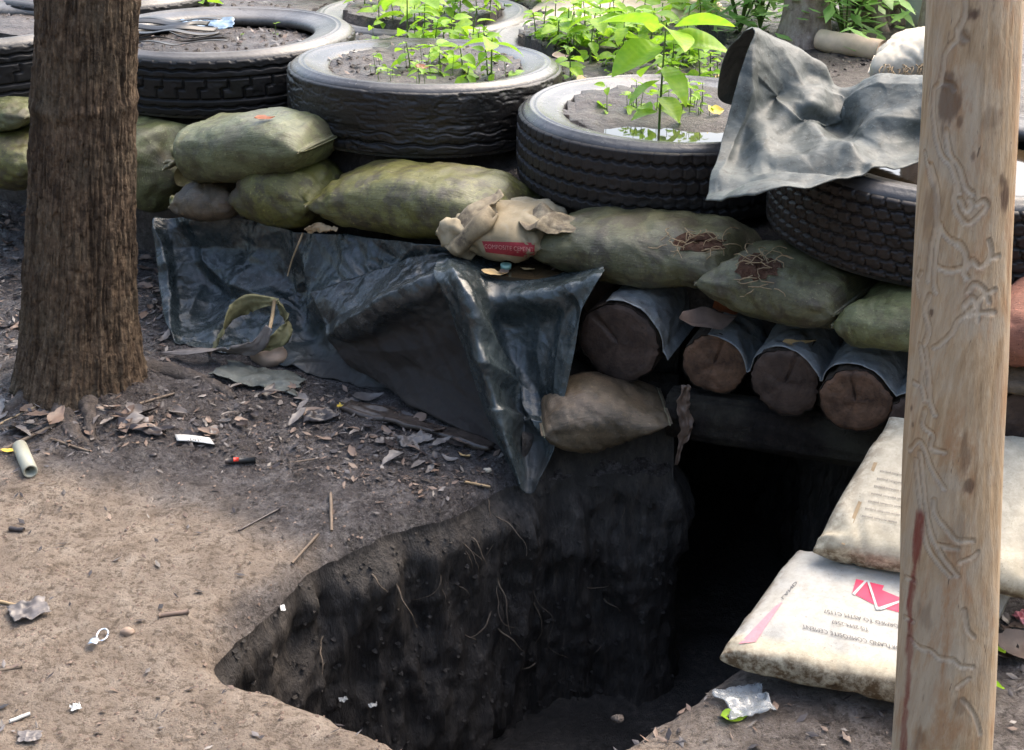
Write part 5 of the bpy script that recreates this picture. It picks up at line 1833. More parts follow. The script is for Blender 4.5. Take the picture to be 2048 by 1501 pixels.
BIGLIT = [(0, 780), (280, 790), (430, 760), (680, 770), (1010, 915), (1030, 990), (880, 1010), (620, 960), (420, 900), (0, 920)]
LEFT = [(0, 420), (60, 420), (40, 700), (0, 780)]
GAP = [(272, 440), (318, 440), (335, 690), (340, 760), (280, 770)]
FRONT = [(0, 900), (1040, 960), (600, 1150), (430, 1290), (830, 1500), (0, 1500)]
for mname, n, sd in (('deadleaf', 260, 1), ('deadleaf_grey', 200, 2), ('deadleaf_dark', 600, 3)):
    pts = np.concatenate([ground_pts(n, BIGLIT, sd), ground_pts(n // 4, LEFT, sd + 10), ground_pts(n // 4, GAP, sd + 20), ground_pts(n // 7, FRONT, sd + 30), ground_pts(n // 9, [(1180, 1500), (1430, 1350), (1800, 1440), (1990, 1230), (2048, 1200), (2048, 1500)], sd + 40)])
    flakes('leaf_litter', pts, .008, .035, MAT[mname], sd)
TOPS = [(0, 0), (2048, 0), (2048, 60), (1480, 200), (1100, 200), (720, 190), (0, 60)]
for mname, n, sd in (('deadleaf', 900, 5), ('deadleaf_grey', 900, 6), ('deadleaf_dark', 700, 7)):
    flakes('leaf_litter', mound_pts(n, TOPS, sd), .008, .04, MAT[mname], sd)


def clods(name, q, smin, smax, mat, seed):
    rng = np.random.default_rng(seed)
    ico = np.array([(1, 1, 1), (-1, -1, 1), (-1, 1, -1), (1, -1, -1), (0, 0, 1.5), (1.3, 0, 0), (-1.3, .1, 0), (0, 1.3, .1), (0, -1.3, 0)], float)
    V, F = [], []
    faces = [(4, 0, 7), (4, 7, 1), (4, 1, 8), (4, 8, 5), (4, 5, 0), (0, 5, 2 + 0), (0, 2, 7), (7, 2, 6), (7, 6, 1), (1, 6, 8), (8, 6, 3), (8, 3, 5), (5, 3, 2), (2, 3, 6)]
    for P in q:
        s = rng.uniform(smin, smax)
        i = len(V)
        V += list(np.array(P) + ico * rng.uniform(.6, 1.1, (9, 3)) * s * .5 * np.array([1, 1, .7]))
        F += [tuple(i + k for k in f) for f in faces]
    o = put(name, mesh(name, V, F, False), mat)
    return tag(o, None, None, None, 'stuff')


clods('soil_crumbs', ground_pts(900, BIGLIT, 51), .004, .014, MAT['mound'], 1)
clods('soil_crumbs', ground_pts(700, FRONT, 52), .003, .009, MAT['deadleaf'], 2)
clods('soil_crumbs', mound_pts(1500, TOPS, 53), .006, .022, MAT['mound'], 3)
# clods fallen along the pit lip
_lp = np.array([(p[0] + _RX * .0, p[1]) for p in PL for _RX in (0,)])
_rr = np.random.default_rng(9)
_q = []
for k in range(900):
    i = _rr.integers(0, len(PL))
    d = abs(_rr.normal(0, .03)) + .002
    x, y = PL[i] - _N[i] * 0 + (-_N[i] if True else 0) * -d
    if y < 3.4 and pit_dist(np.array([x]), np.array([y]))[0] > 0:
        _q.append((x, y, gz(x, y)))
clods('soil_crumbs', _q, .004, .016, MAT['mound'], 4)

# ------------------------------------------------------------------ roots in the pit wall
def pit_roots():
    rng = random.Random(12)
    n = 0
    while n < 28:
        px, py = rng.gauss(980, 130), rng.gauss(1140, 120)
        if not (640 < px < 1330 and 985 < py < 1460):
            continue
        P, N = cast_px(PIT_BVH, px, py)
        if P is None:
            continue
        if np.dot(N, ray(px, py)) > 0:
            N = -N
        L = rng.uniform(.04, .20)
        a = rng.gauss(-1.45, .8)
        d = np.array([math.cos(a), 0, math.sin(a)])
        d = d - N * d.dot(N)
        pts, p = [], P - N * .006
        for k in range(8):
            pts.append(p + N * (.004 + .02 * math.sin(math.pi * k / 7)))
            p = p + d * L / 7
            d = d + np.array([rng.uniform(-.55, .55), 0, rng.uniform(-.5, .3)])
            d /= np.linalg.norm(d)
        V, F = tube(smooth_path(pts, 14), np.linspace(rng.choice((.0011, .0015, .002, .0036)), .0006, 14), 5)
        part('root', V, F, MAT['root'], pit)
        n += 1


pit_roots()
# clods stuck to and fallen from the cut face
_rc = random.Random(21)
_cl = []
while len(_cl) < 260:
    P, N = cast_px(PIT_BVH, _rc.uniform(450, 1345), _rc.uniform(960, 1490))
    if P is not None:
        _cl.append(P + N * .002)
clods('soil_crumbs', _cl, .005, .016, MAT['pit'], 8)

# ------------------------------------------------------------------ plants
_lg, _lf = leaf_verts(1.0, .62, .28, .22, 11, 7, 1, .06, .12)
_ps = np.array([(0, .012, 0), (0, -.012, 0), (.14, -.012, .0), (.14, .012, .0)])
LEAF_ME = mesh('leaf', np.vstack([_lg.reshape(-1, 3), _ps]), [tuple(f) for f in _lf] + [(77, 78, 79, 80)])
LEAF_ME.materials.append(MAT['leaf'])
LEAF_VAR = [LEAF_ME]
for _w, _c, _f, _s in ((.5, .5, .1, 5), (.7, .12, .4, 6), (.58, .38, .3, 7)):
    _g, _q = leaf_verts(1.0, _w, _c, _f, 11, 7, _s, .14, .12)
    _m = mesh('leaf', np.vstack([_g.reshape(-1, 3), _ps]), [tuple(f) for f in _q] + [(77, 78, 79, 80)])
    _m.materials.append(MAT['leaf'])
    LEAF_VAR.append(_m)
_lg2, _lf2 = leaf_verts(1.0, .34, .35, .25, 9, 5, 2, .1, .08)
LEAF_FAR = mesh('leaf', _lg2.reshape(-1, 3), _lf2)
LEAF_FAR.materials.append(MAT['leaf_far'])


def plant(P, h, leaf, label, group, seed, nodes=4, leafme=None, lean=None, name='seedling_plant', droop=.42, stemr=.0035, top_big=False):
    rng = random.Random(seed)
    root = thing(name, label, 'plant', P, group)
    lean = lean or (rng.uniform(-.12, .12), rng.uniform(-.12, .12))
    st = [np.array([lean[0] * h * t * t, lean[1] * h * t * t, h * t - .01]) for t in np.linspace(0, 1, 8)]
    V, F = tube(st, np.linspace(stemr, stemr * .55, 8), 6)
    put('stem', mesh('stem', V, F), MAT['stem'], root)
    a0 = rng.uniform(0, 6.28)
    for k in range(nodes):
        t = .22 + .78 * (k / max(1, nodes - 1)) if nodes > 1 else 1
        p = np.array([lean[0] * h * t * t, lean[1] * h * t * t, h * t - .012])
        sz = leaf * ((.35 + .65 * t) if top_big else (.75 + .35 * math.sin(math.pi * t))) * rng.uniform(.8, 1.15)
        if k == nodes - 1 and not top_big:
            sz *= .7
        for s in (0, 1) if k < nodes - 1 else (0, 1, 2, 3)[:4 if top_big else 2]:
            az = a0 + k * 1.57 + s * (3.14 if k < nodes - 1 else 1.57) + rng.uniform(-.3, .3)
            el = droop * -1 + rng.uniform(-.3, .4) + (.2 if k == nodes - 1 else 0)
            put('leaf', leafme or rng.choice(LEAF_VAR), None, root, p, (rng.uniform(-.55, .55), -el, az), (sz, sz, sz))
    return root


BIGP = [(1318, 256, 215, 138, 6, 'tallest broad leaved seedling, standing in the puddle tyre'), (816, 112, 125, 82, 4, 'tall seedling at the left of the worn tyre'), (983, 156, 85, 58, 3, 'seedling with wide leaf pair near the front of the worn tyre'),
        (404, 62, 70, 46, 3, 'single seedling growing from the chunky tread tyre')]
MIDP = [(850, 85, 75, 50), (905, 95, 75, 48), (945, 100, 80, 45), (880, 130, 50, 44), (925, 140, 60, 46), (955, 62, 70, 50), (1010, 50, 70, 44), (1035, 60, 60, 40), (890, 60, 60, 45), (840, 50, 60, 42), (1135, 100, 90, 56), (1180, 125, 110, 66), (1215, 100, 95, 58), (1245, 130, 100, 58),
        (1160, 75, 75, 46), (1200, 60, 65, 45), (1275, 90, 80, 55), (1345, 150, 85, 62), (1365, 130, 75, 50), (1398, 192, 92, 46), (1432, 188, 60, 34), (1420, 150, 60, 34), (1240, 60, 65, 45), (1300, 120, 80, 60), (1110, 55, 55, 40), (765, 40, 60, 44), (730, 10, 45, 38), (690, 5, 40, 36), (1060, 30, 55, 40), (980, 25, 50, 40),
        (870, 105, 70, 48), (915, 118, 65, 50), (960, 125, 70, 46), (830, 75, 70, 50), (800, 60, 60, 44), (1150, 110, 90, 56), (1195, 95, 85, 55), (1230, 75, 75, 50), (1265, 105, 85, 56), (1170, 55, 65, 46), (1290, 60, 60, 46), (1320, 95, 75, 55), (1380, 120, 65, 44), (1085, 40, 55, 42), (1140, 40, 55, 42), (920, 30, 55, 42), (870, 25, 50, 40)]
_mr = random.Random(15)
for k in range(46):
    _x, _y = _mr.uniform(745, 1440), _mr.uniform(15, 165)
    if _y > 60 + .12 * (_x - 745) and _x > 1010 and _x < 1130:
        _y *= .5
    MIDP.append((_x, _y, _mr.uniform(35, 75), _mr.uniform(30, 46)))
for i, (x, y, h, lf, nd, lab) in enumerate(BIGP):
    P = at_mound(x, y)
    s = ppm(P)
    plant(P, h / s, lf / s, lab, 'broad leaved seedlings in the tyres', 200 + i, nd, top_big=True, stemr=.0045, lean=(.02, .0))
for i, (x, y, h, lf) in enumerate(MIDP):
    P = at_mound(x, y)
    s = ppm(P)
    side = 'left' if x < 1090 else 'right'
    plant(P, h / s * random.Random(i).uniform(.8, 1.1), 0.9 * lf / s, 'leafy bright green seedling in the dense patch behind the ' + ('worn bald tyre' if side == 'left' else 'puddle tyre'), 'mid size seedlings, ' + side + ' patch', 300 + i, 4, top_big=bool(i % 2))
rs = random.Random(8)
zones = [([(720, 150), (760, 185), (1000, 180), (1040, 110), (860, 60), (740, 90)], 46, 'small green seedling sprouting inside the worn bald tyre'),
         ([(1180, 225), (1420, 235), (1420, 180), (1240, 185)], 40, 'tiny green seedling at the rim of the puddle'),
         ([(1050, 160), (1440, 160), (1400, 60), (1050, 60)], 46, 'small green seedling in the soil behind the puddle tyre'),
         ([(470, 82), (610, 70), (600, 55), (480, 55)], 4, 'tiny sprout in the soil of the chunky tread tyre')]
for zi, (poly, n, lab) in enumerate(zones):
    xs, ys = [p[0] for p in poly], [p[1] for p in poly]
    k = 0
    while k < n:
        x, y = rs.uniform(min(xs), max(xs)), rs.uniform(min(ys), max(ys))
        if not in_poly(x, y, poly):
            continue
        P = at_mound(x, y)
        hh = rs.uniform(.03, .095)
        plant(P, hh, hh * rs.uniform(.8, 1.2), lab, 'small seedlings zone ' + 'abcd'[zi], 400 + zi * 50 + k, 2, stemr=.0016)
        k += 1

# far vegetation along the top edge
def bush(P, h, rad, n, label, seed, leaf=.09):
    rng = random.Random(seed)
    root = thing('bush', label, 'bush', P, None)
    st = []
    for k in range(7):
        a = rng.uniform(0, 6.28)
        e = np.array([math.cos(a) * rad * .6, math.sin(a) * rad * .6, h * rng.uniform(.6, 1)])
        st.append(tube(smooth_path([np.zeros(3), e * .5 + np.array([0, 0, h * .1]), e], 6), np.linspace(.006, .002, 6), 5))
    V, F = join(st)
    put('stems', mesh('stems', V, F), MAT['stem'], root)
    V, F = [], []
    for k in range(n):
        p = np.array([rng.gauss(0, rad * .5), rng.gauss(0, rad * .5), h * rng.random() ** .7])
        a, el = rng.uniform(0, 6.28), rng.uniform(-.6, .5)
        l = leaf * rng.uniform(.6, 1.2)
        d = np.array([math.cos(a) * math.cos(el), math.sin(a) * math.cos(el), math.sin(el)])
        s = np.array([-math.sin(a), math.cos(a), 0]) * l * .2
        i = len(V)
        V += [p, p + d * l * .45 + s, p + d * l, p + d * l * .45 - s]
        F.append((i, i + 1, i + 2, i + 3))
    o = put('foliage', mesh('foliage', V, F, False), MAT['leaf_far'], root)
    o['kind'] = 'stuff'


for i, (x, y, h, r, n, lab, lf) in enumerate([(1480, 62, .42, .28, 260, 'pale green grassy clump behind the grey tarp, left of the thin trunk', .13), (1520, 55, .40, .2, 200, 'light green leafy clump touching the thin trunk', .10), (1690, 88, .32, .2, 260, 'narrow leaved green bush between thin trunk and stump', .11),
                                             (1805, 42, .40, .28, 300, 'deep green bush beside the stump near the post', .09), (1420, 22, .40, .3, 260, 'sunlit pale bush at the top edge above the sand', .11), (1290, 5, .35, .3, 220, 'pale green clump at the top edge behind the seedlings', .1), (1120, 2, .3, .3, 200, 'pale green clump at the top edge, left of the sand', .1), (1700, 45, .3, .2, 200, 'low light green clump in front of the stump', .1), (860, -12, .25, .25, 180, 'green clump cut by the top edge behind the worn tyre', .08), (640, -14, .25, .25, 180, 'green clump cut by the top edge behind the chunky tread tyre', .08), (20, -8, .25, .2, 120, 'green clump in the top left corner', .08)]):
    bush(at_mound(x, y), h, r, n, lab, 500 + i, lf)


def far_tree(px, py, r, h, label, seed, gn=.1):
    P = at_mound(px, py)
    seg, n = 60, 70
    a = np.linspace(0, 2 * math.pi, seg, endpoint=False)
    z = np.linspace(-.05, h, n)
    A, Z = np.meshgrid(a, z, indexing='ij')
    rr = r * (1 + .5 * np.exp(-np.maximum(Z, 0) / .08)) * (1 + gn * fbm(xyz(np.cos(A) * 2, np.sin(A) * 2, Z * 2), seed, 3)) + gn * .12 * ridged(xyz(np.cos(A) * 4, np.sin(A) * 4, Z * 3), seed, 2) * r * 3
    V = np.stack([rr * np.cos(A), rr * np.sin(A), Z], -1)
    root = thing('tree', label, 'tree', P)
    F = [tuple(f) for f in grid_faces(seg, n, wu=True)] + [tuple(k * n + n - 1 for k in range(seg))]
    put('trunk', mesh('trunk', V.reshape(-1, 3), F, True, {'crack': np.zeros(len(V.reshape(-1, 3)))}), MAT['bark_far'], root)
    return root, P


far_tree(1608, 88, .088, 2.2, 'thin pale tree trunk behind the grey tarp', 3)
rt, PS = far_tree(1745, 40, .11, .9, 'gnarled hollow stump with tangled roots near the top right', 5, .5)
rg = random.Random(4)
for k in range(9):
    a = 2 * math.pi * k / 9 + .2
    p = [np.array([math.cos(a) * .09, math.sin(a) * .09, .35]), np.array([math.cos(a) * .16, math.sin(a) * .16, .15]), np.array([math.cos(a + .3) * .27, math.sin(a + .3) * .27, -.02])]
    V, F = tube(smooth_path(p, 12), np.linspace(.035, .02, 12) * rg.uniform(.7, 1.2), 8)
    put('surface_root', mesh('surface_root', V, F, True, {'crack': np.zeros(len(V))}), MAT['bark_far'], rt)
far_tree(1858, 92, .05, 1.6, 'slim trunk partly hidden by the post top', 9)


def heap(name, px, py, rx, ry, h, mat, label, cat, seed, kind=None):
    P = at_mound(px, py)
    a = np.linspace(0, 2 * math.pi, 48, endpoint=False)
    rr = np.linspace(0, 1, 16)
    A, Q = np.meshgrid(a, rr, indexing='ij')
    jag = 1 + .2 * fbm(xyz(np.cos(A) * 1.5, np.sin(A) * 1.5, seed), seed, 2)
    X, Y = Q * rx * np.cos(A) * jag, Q * ry * np.sin(A) * jag
    Z = h * (1 - Q ** 2) * (1 + .25 * fbm(xyz(X * 7, Y * 7), seed, 3)) - .02
    return single(name, np.stack([X, Y, Z], -1) + P, grid_faces(48, 16, wu=True), mat, label, cat, None, kind=kind)


heap('sand_heap', 1260, 20, .55, .5, .10, MAT['sand'], 'pale sand heap at the top edge behind the seedlings', 'sand heap', 3)
heap('sand_heap', 1440, 72, .30, .25, .06, MAT['sand'], 'small pale sand heap left of the grey tarp peak', 'sand heap', 5)


def rod(name, a, b, r, mat, label, cat, seg=14, seed=0, group=None):
    a, b = np.array(a), np.array(b)
    p = np.array([a + (b - a) * t for t in np.linspace(0, 1, 14)])
    p = p + .15 * r * np.stack([fbm(xyz(np.arange(14) * .4, k, seed), seed + k, 2) for k in range(3)], -1)
    V, F = tube(p, r * (1 + .08 * fbm(xyz(np.arange(14) * .6, 0, 0), seed, 2)), seg)
    return single(name, V, F, mat, label, cat, group)


up = np.array([0, 0, .04])
rod('cut_log', at_mound(1640, 100) + up, at_mound(1762, 122) + up, .045, MAT['pale_wood'], 'pale cut log lying behind the grey tarp', 'log')
rod('cut_log', at_mound(1000, 8) + up * .5, at_mound(1180, 16) + up * .5, .02, MAT['white'], 'pale pole lying across the top edge behind the seedlings', 'pole')

# frayed sack on top
A_, B_ = at(1742, 128, 4.6), at(1935, 118, 4.5)
G, dirt = sack_surface(A_, B_, .19, .34, 91)
rf = thing('frayed_sack', 'frayed cream sack with torn threads beside the post', 'sack', (A_ + B_) / 2 - np.array([0, 0, .09]))
part('sack_body', G.reshape(-1, 3), sack_caps(*G.shape[:2]), MAT['sacking'], rf, True, {'dirt': dirt.ravel()})
fb = bvh_of(G.reshape(-1, 3), sack_caps(*G.shape[:2]))
fr = random.Random(6)
prt = []
for k in range(34):
    px, py = 1765 + fr.uniform(0, 110), 150 + fr.uniform(-8, 6)
    P, N = cast_px(fb, px, py - 14)
    if P is not None:
        q = [P, P + np.array([fr.uniform(-.01, .01), -.015, .004]), P + np.array([fr.uniform(-.02, .02), -.03, -.012]), P + np.array([fr.uniform(-.03, .03), -.03, -.035])]
        prt.append(tube(smooth_path(q, 8), .0016, 4))
if prt:
    V, F = join(prt)
    part('torn_threads', V, F, MAT['straw'], rf)['kind'] = 'stuff'

# white container far behind, next to the post
P = at_mound(1846, 70)
zz = np.array([0, .01, .1, .3, .38, .42, .43, .5, .51])
rr_ = np.array([.0, .075, .085, .085, .07, .03, .034, .034, 0])
a = np.linspace(0, 2 * math.pi, 24, endpoint=False)
V = np.stack([rr_[None] * np.cos(a)[:, None], rr_[None] * np.sin(a)[:, None], np.broadcast_to(zz, (24, 9))], -1) + P
single('white_container', V, grid_faces(24, 9, wu=True), MAT['white'], 'white container half hidden behind the top of the post', 'container')

# ------------------------------------------------------------------ small things
TAG = 'thin twig lying on the wet ground'
for i, (a, b, r, mt, lab) in enumerate([((662, 995), (663, 1064), .0045, 'twig', 'straight twig pointing at the camera on the wet ground'), ((478, 1062), (560, 1018), .003, 'deadleaf_dark', 'thin dark twig slanting on the ground near the pit lip'), ((0, 848), (92, 800), .004, 'straw', 'pale twig at the tree foot, left edge'),
                                        ((0, 905), (110, 850), .006, 'twig', 'thick twig reaching in from the left edge'), ((585, 1140), (640, 1105), .004, 'twig', 'short twig hanging over the pit lip'), ((280, 808), (350, 790), .004, 'twig', 'twig lying against the tree foot, right side'),
                                        ((195, 815), (330, 868), .008, 'deadleaf_dark', 'dark stick lying in the litter right of the tree foot'), ((318, 1234), (378, 1226), .006, 'deadleaf', 'short brown stick on the trodden earth'), ((20, 1060), (48, 1064), .007, 'deadleaf_dark', 'stubby dark stick at the left edge'),
                                        ((0, 1205), (34, 1212), .004, 'straw', 'pale stick end at the left edge by the paper'), ((1850, 1378), (1990, 1372), .002, 'twig', 'thin twig behind the post foot'), ((-10, 1345), (45, 1335), .004, 'twig', 'twig end low at the left edge'), ((560, 930), (640, 918), .003, 'twig', 'fine twig beside the red lighter'), ((930, 1000), (980, 985), .004, 'straw', 'pale twig under the tarp corner'), ((100, 875), (180, 905), .004, 'twig', 'bent twig below the tree foot')]):
    rod('twig', at_ground(*a, lift=r * .7), at_ground(*b, lift=r * .7), r, MAT[mt], lab, 'twig', 7, i, 'loose twigs')

# plastic pipe end
pa, pb = at_ground(42, 905, .02), at_ground(63, 955, .02)
pr = thing('plastic_pipe', 'short grey plastic pipe piece at the left edge', 'pipe', pa - np.array([0, 0, .02]))
d = (pb - pa) / np.linalg.norm(pb - pa)
ns = 24
aa = np.linspace(0, 2 * math.pi, ns, endpoint=False)
e1 = np.cross(d, (0, 0, 1)); e1 /= np.linalg.norm(e1)
e2 = np.cross(e1, d)
pro = [(pa, .021), (pb, .021), (pb, .0155), (pa, .0155)]
V = np.array([[c + r * (math.cos(t) * e1 + math.sin(t) * e2) for t in aa] for c, r in pro])
part('pipe_wall', V.reshape(-1, 3), grid_faces(4, ns, wu=True, wv=True), MAT['pvc'], pr, False)

# white number tag
c0 = at_ground(390, 884, .006)
tg = thing('number_tag', 'small white tag with black digits on the wet ground', 'tag', c0)
s_ = ppm(c0)
q = [at_ground(350, 873, .008), at_ground(420, 881, .008), at_ground(430, 897, .008), at_ground(355, 891, .008)]
G = np.array([[q[0] * (1 - u) * (1 - v) + q[1] * u * (1 - v) + q[2] * u * v + q[3] * (1 - u) * v + np.array([0, 0, .004 * math.sin(u * 5)]) for v in np.linspace(0, 1, 4)] for u in np.linspace(0, 1, 12)])
zmax = np.mean([gz(p[0], p[1]) for p in q]) + .012
G[..., 2] = zmax + .002 * np.sin(np.linspace(0, 4, 12))[:, None]
V, F = shell(G, .0015)
part('card', V, F, MAT['white'], tg)
bt = bvh_of(V, F)
if grid_normals(G)[..., 2].mean() < 0:
    V, F = shell(G[:, ::-1], .0015)
    bt = bvh_of(V, F)
decal_text(bt, '03000', (361, 881), (19.0, 2.4), (-2.0, -12), MAT['black'], tg, 'printed_digits', .0015)

# lighter: black barrel, red end
la, lb = at_ground(452, 928, .008), at_ground(512, 924, .008)
lg = thing('lighter', 'small black and red lighter on the wet ground', 'lighter', la - np.array([0, 0, .008]))
m_ = la + (lb - la) * .3
V, F = tube([m_, lb], .0085, 12); part('barrel', V, F, MAT['black'], lg)
V, F = tube([la, m_], .0082, 12); part('end_cap', V, F, MAT['deadleaf_dark'], lg)
V, F = tube([m_ - (lb - la) * .02 + np.array([0, 0, .002]), m_ + (lb - la) * .16 + np.array([0, 0, .002])], .0082, 12); part('red_band', V, F, MAT['red_plastic'], lg)

# pull tab
c0 = at_ground(200, 1280, .006)
tb = thing('can_pull_tab', 'bright tin ring pull lying on the trodden earth', 'pull tab', c0)
s_ = 1 / ppm(c0)
ring = [c0 + np.array([11 * s_ * math.cos(t) + 4 * s_, 15 * s_ * math.sin(t) + .008, .003 + .004 * math.sin(t)]) for t in np.linspace(0, 2 * math.pi, 25)]
V, F = tube(ring, .0026, 8); part('ring', V, F, MAT['metal'], tb)
G = np.array([[c0 + np.array([(-18 + 22 * u) * s_, (-30 + 20 * v) * s_ + .004, .004 + .006 * math.sin(3 * u)]) for v in np.linspace(0, 1, 5)] for u in np.linspace(0, 1, 7)])
V, F = shell(G, .0015); part('tongue', V, F, MAT['metal'], tb)

for i, (a, b, lab) in enumerate([((20, 1446), (60, 1430), 'white cigarette butt near the lower left corner')]):
    rod('cigarette_butt', at_ground(*a, lift=.004), at_ground(*b, lift=.004), .0042, MAT['white'] if i == 0 else MAT['deadleaf_tan'], lab, 'cigarette', 10, i)


def scrap(name, px, py, w, d, mat, label, cat, seed, rot=0.0, h=.02, th=.001, base=None):
    P = at_ground(px, py) if base is None else np.array(base)
    u, v = np.meshgrid(np.linspace(-.5, .5, 22), np.linspace(-.5, .5, 16), indexing='ij')
    jag = 1 + .25 * fbm(xyz(u * 4, v * 4, seed), seed, 2)
    x, y = u * w * jag, v * d * jag
    c, s = math.cos(rot), math.sin(rot)
    X, Y = P[0] + c * x - s * y, P[1] + s * x + c * y
    if base is None:
        Z = ground_z(X, Y) + .004 + h * (0.5 + .5 * ridged(xyz(u * 3, v * 3, seed), seed, 3)) * (.4 + fbm(xyz(u * 2, v * 2, seed), seed, 2) ** 2)
    else:
        Z = P[2] + .004 + h * (0.5 + .5 * ridged(xyz(u * 3, v * 3, seed), seed, 3))
    V, F = shell(np.stack([X, Y, Z], -1), th)
    return single(name, V, F, mat, label, cat)


scrap('plastic_scrap', 525, 765, .30, .13, MAT['tarp_grey'], 'wet grey plastic sheet scrap below the palm leaf', 'plastic scrap', 3, -.3, .03)
scrap('plastic_scrap', 1492, 1412, .11, .10, MAT['clearfilm'], 'crumpled clear plastic in front of the printed cement bag', 'plastic scrap', 4, .2, .035)
scrap('paper_scrap', 62, 1228, .09, .07, MAT['deadleaf_grey'], 'crumpled greyish paper scrap at the left edge', 'paper scrap', 5, .5, .03)
scrap('paper_scrap', 152, 1420, .022, .022, MAT['white'], 'tiny white crumpled paper low at left', 'paper scrap', 6, .5, .015)
scrap('paper_scrap', 60, 1478, .05, .03, MAT['deadleaf_grey'], 'pale torn leaf scrap in the lower left corner', 'paper scrap', 7, .1, .012)
scrap('paper_scrap', 830, 885, .09, .06, MAT['deadleaf_grey'], 'wet pale wrapper scrap on the mud under the plank', 'wrapper', 8, .4, .02)
scrap('paper_scrap', 2044, 1242, .035, .04, MAT['pink'], 'pinkish wrapper scrap at the right edge', 'wrapper', 9, .4, .03)
scrap('paper_scrap', 566, 1220, .012, .02, MAT['white'], 'white fleck at the left end of the pit', 'paper scrap', 10, .4, .008)
scrap('rubber_scrap', 285, 858, .17, .05, MAT['deadleaf_dark'], 'long dark curled scrap lying right of the tree foot', 'scrap', 12, -.35, .03)
scrap('rubber_scrap', 640, 842, .12, .06, MAT['deadleaf_dark'], 'dark curled bark scrap below the yellow leaf', 'scrap', 13, .2, .045)

# bright single leaves
for x, y, L, w, rot, mt, lab in [(682, 815, .03, .028, .4, 'deadleaf_yellow', 'small yellow leaf on the litter below the black tarp'), (928, 917, .045, .025, 2.4, 'deadleaf_tan', 'curled orange tan leaf near the plank end'), (866, 932, .055, .035, 2.0, 'deadleaf_dark', 'glossy black leaf left of the tan leaf'), (640, 838, .13, .05, -.2, 'deadleaf', 'large curled brown leaf under the yellow leaf'), (735, 800, .10, .05, .3, 'deadleaf_grey', 'broad grey dead leaf at the foot of the tarp'),
                                 (1470, 1436, .075, .03, .25, 'leaf', 'fresh green leaf lying in front of the printed cement bag'), (2030, 1300, .13, .09, .5, 'deadleaf', 'broad brown dead leaf at the right edge'), (20, 905, .05, .02, .2, 'deadleaf_yellow', 'yellowish leaf at the left edge near the pipe')]:
    dead_leaf(at_ground(x, y, .004), L, w, rot, MAT[mt], lab, None, int(x), (.25, .1), .6)
for x, y, h in [(1988, 1318, .03), (1984, 1390, .03)]:
    dead_leaf(at_ground(x, y, .02), .06, .035, 1.3, MAT['leaf'], 'fresh green leaf peeping out right of the post, ' + ('upper' if y < 1350 else 'lower') + ' one', None, int(y), (.8, .5), .5)
for x, y, L, w, mt, lab in [(845, 142, .06, .03, 'deadleaf_rust', 'rusty red leaf among the sprouts in the worn tyre'), (1172, 172, .09, .05, 'deadleaf_tan', 'tan dry leaf between the worn tyre and the puddle tyre'), (1430, 232, .06, .045, 'deadleaf_yellow', 'yellow leaf inside the puddle tyre beside the grey tarp'), (1445, 195, .10, .06, 'deadleaf_tan', 'tan leaf leaning against the grey tarp edge'), (1120, 120, .08, .04, 'deadleaf', 'brown leaf behind the worn tyre')]:
    P = at_mound(x, y) + np.array([0, 0, .01])
    dead_leaf(P, L, w, .4, MAT[mt], lab, None, int(x) + 3, (.5, .1), .5)
for x, y, Y, L, w, mt, rot, lab in [(1412, 650, 3.36, .19, .10, 'deadleaf', .35, 'big curled brown leaf lying on the roof log film'), (1455, 622, 3.42, .10, .06, 'deadleaf_rust', .2, 'reddish brown leaf behind the big curled one'), (1596, 688, 3.22, .11, .025, 'deadleaf_tan', .35, 'narrow tan leaf caught between two log ends')]:
    dead_leaf(at(x, y, Y), L, w, rot, MAT[mt], lab, None, int(x), (.35, .15), .35, .3)
dead_leaf(at(530, 238, 4.35), .07, .03, .1, MAT['deadleaf_rust'], 'rusty leaf lying on the plump shiny sandbag', None, 4, (.2, 0), .3)

# stone below the palm leaf, and pebbles
def stone(px, py, r, mat, label, seed, lift=.3):
    P = at_ground(px, py)
    th, ph = np.meshgrid(np.linspace(0, math.pi, 16), np.linspace(0, 2 * math.pi, 24, endpoint=False), indexing='ij')
    n = np.stack([np.sin(th) * np.cos(ph), np.sin(th) * np.sin(ph), np.cos(th)], -1)
    V = n * (r * (1 + .25 * fbm(n * 1.5, seed, 3)))[..., None] * np.array([1.2, .9, .75]) + P + np.array([0, 0, r * lift])
    single('stone', V, grid_faces(16, 24, wv=True), mat, label, 'stone')


stone(540, 722, .055, MAT['stone'], 'tan rounded stone beneath the dried palm leaf', 4)
stone(307, 912, .010, MAT['deadleaf_dark'], 'small dark pebble below the number tag', 5)
stone(255, 1262, .014, MAT['stone'], 'flat brown pebble beside the ring pull', 6, -.1)
stone(975, 965, .010, MAT['sacking'], 'pale pebble near the tarp corner', 7)
stone(1235, 1440, .012, MAT['mound'], 'dark pebble at the near pit lip', 8)

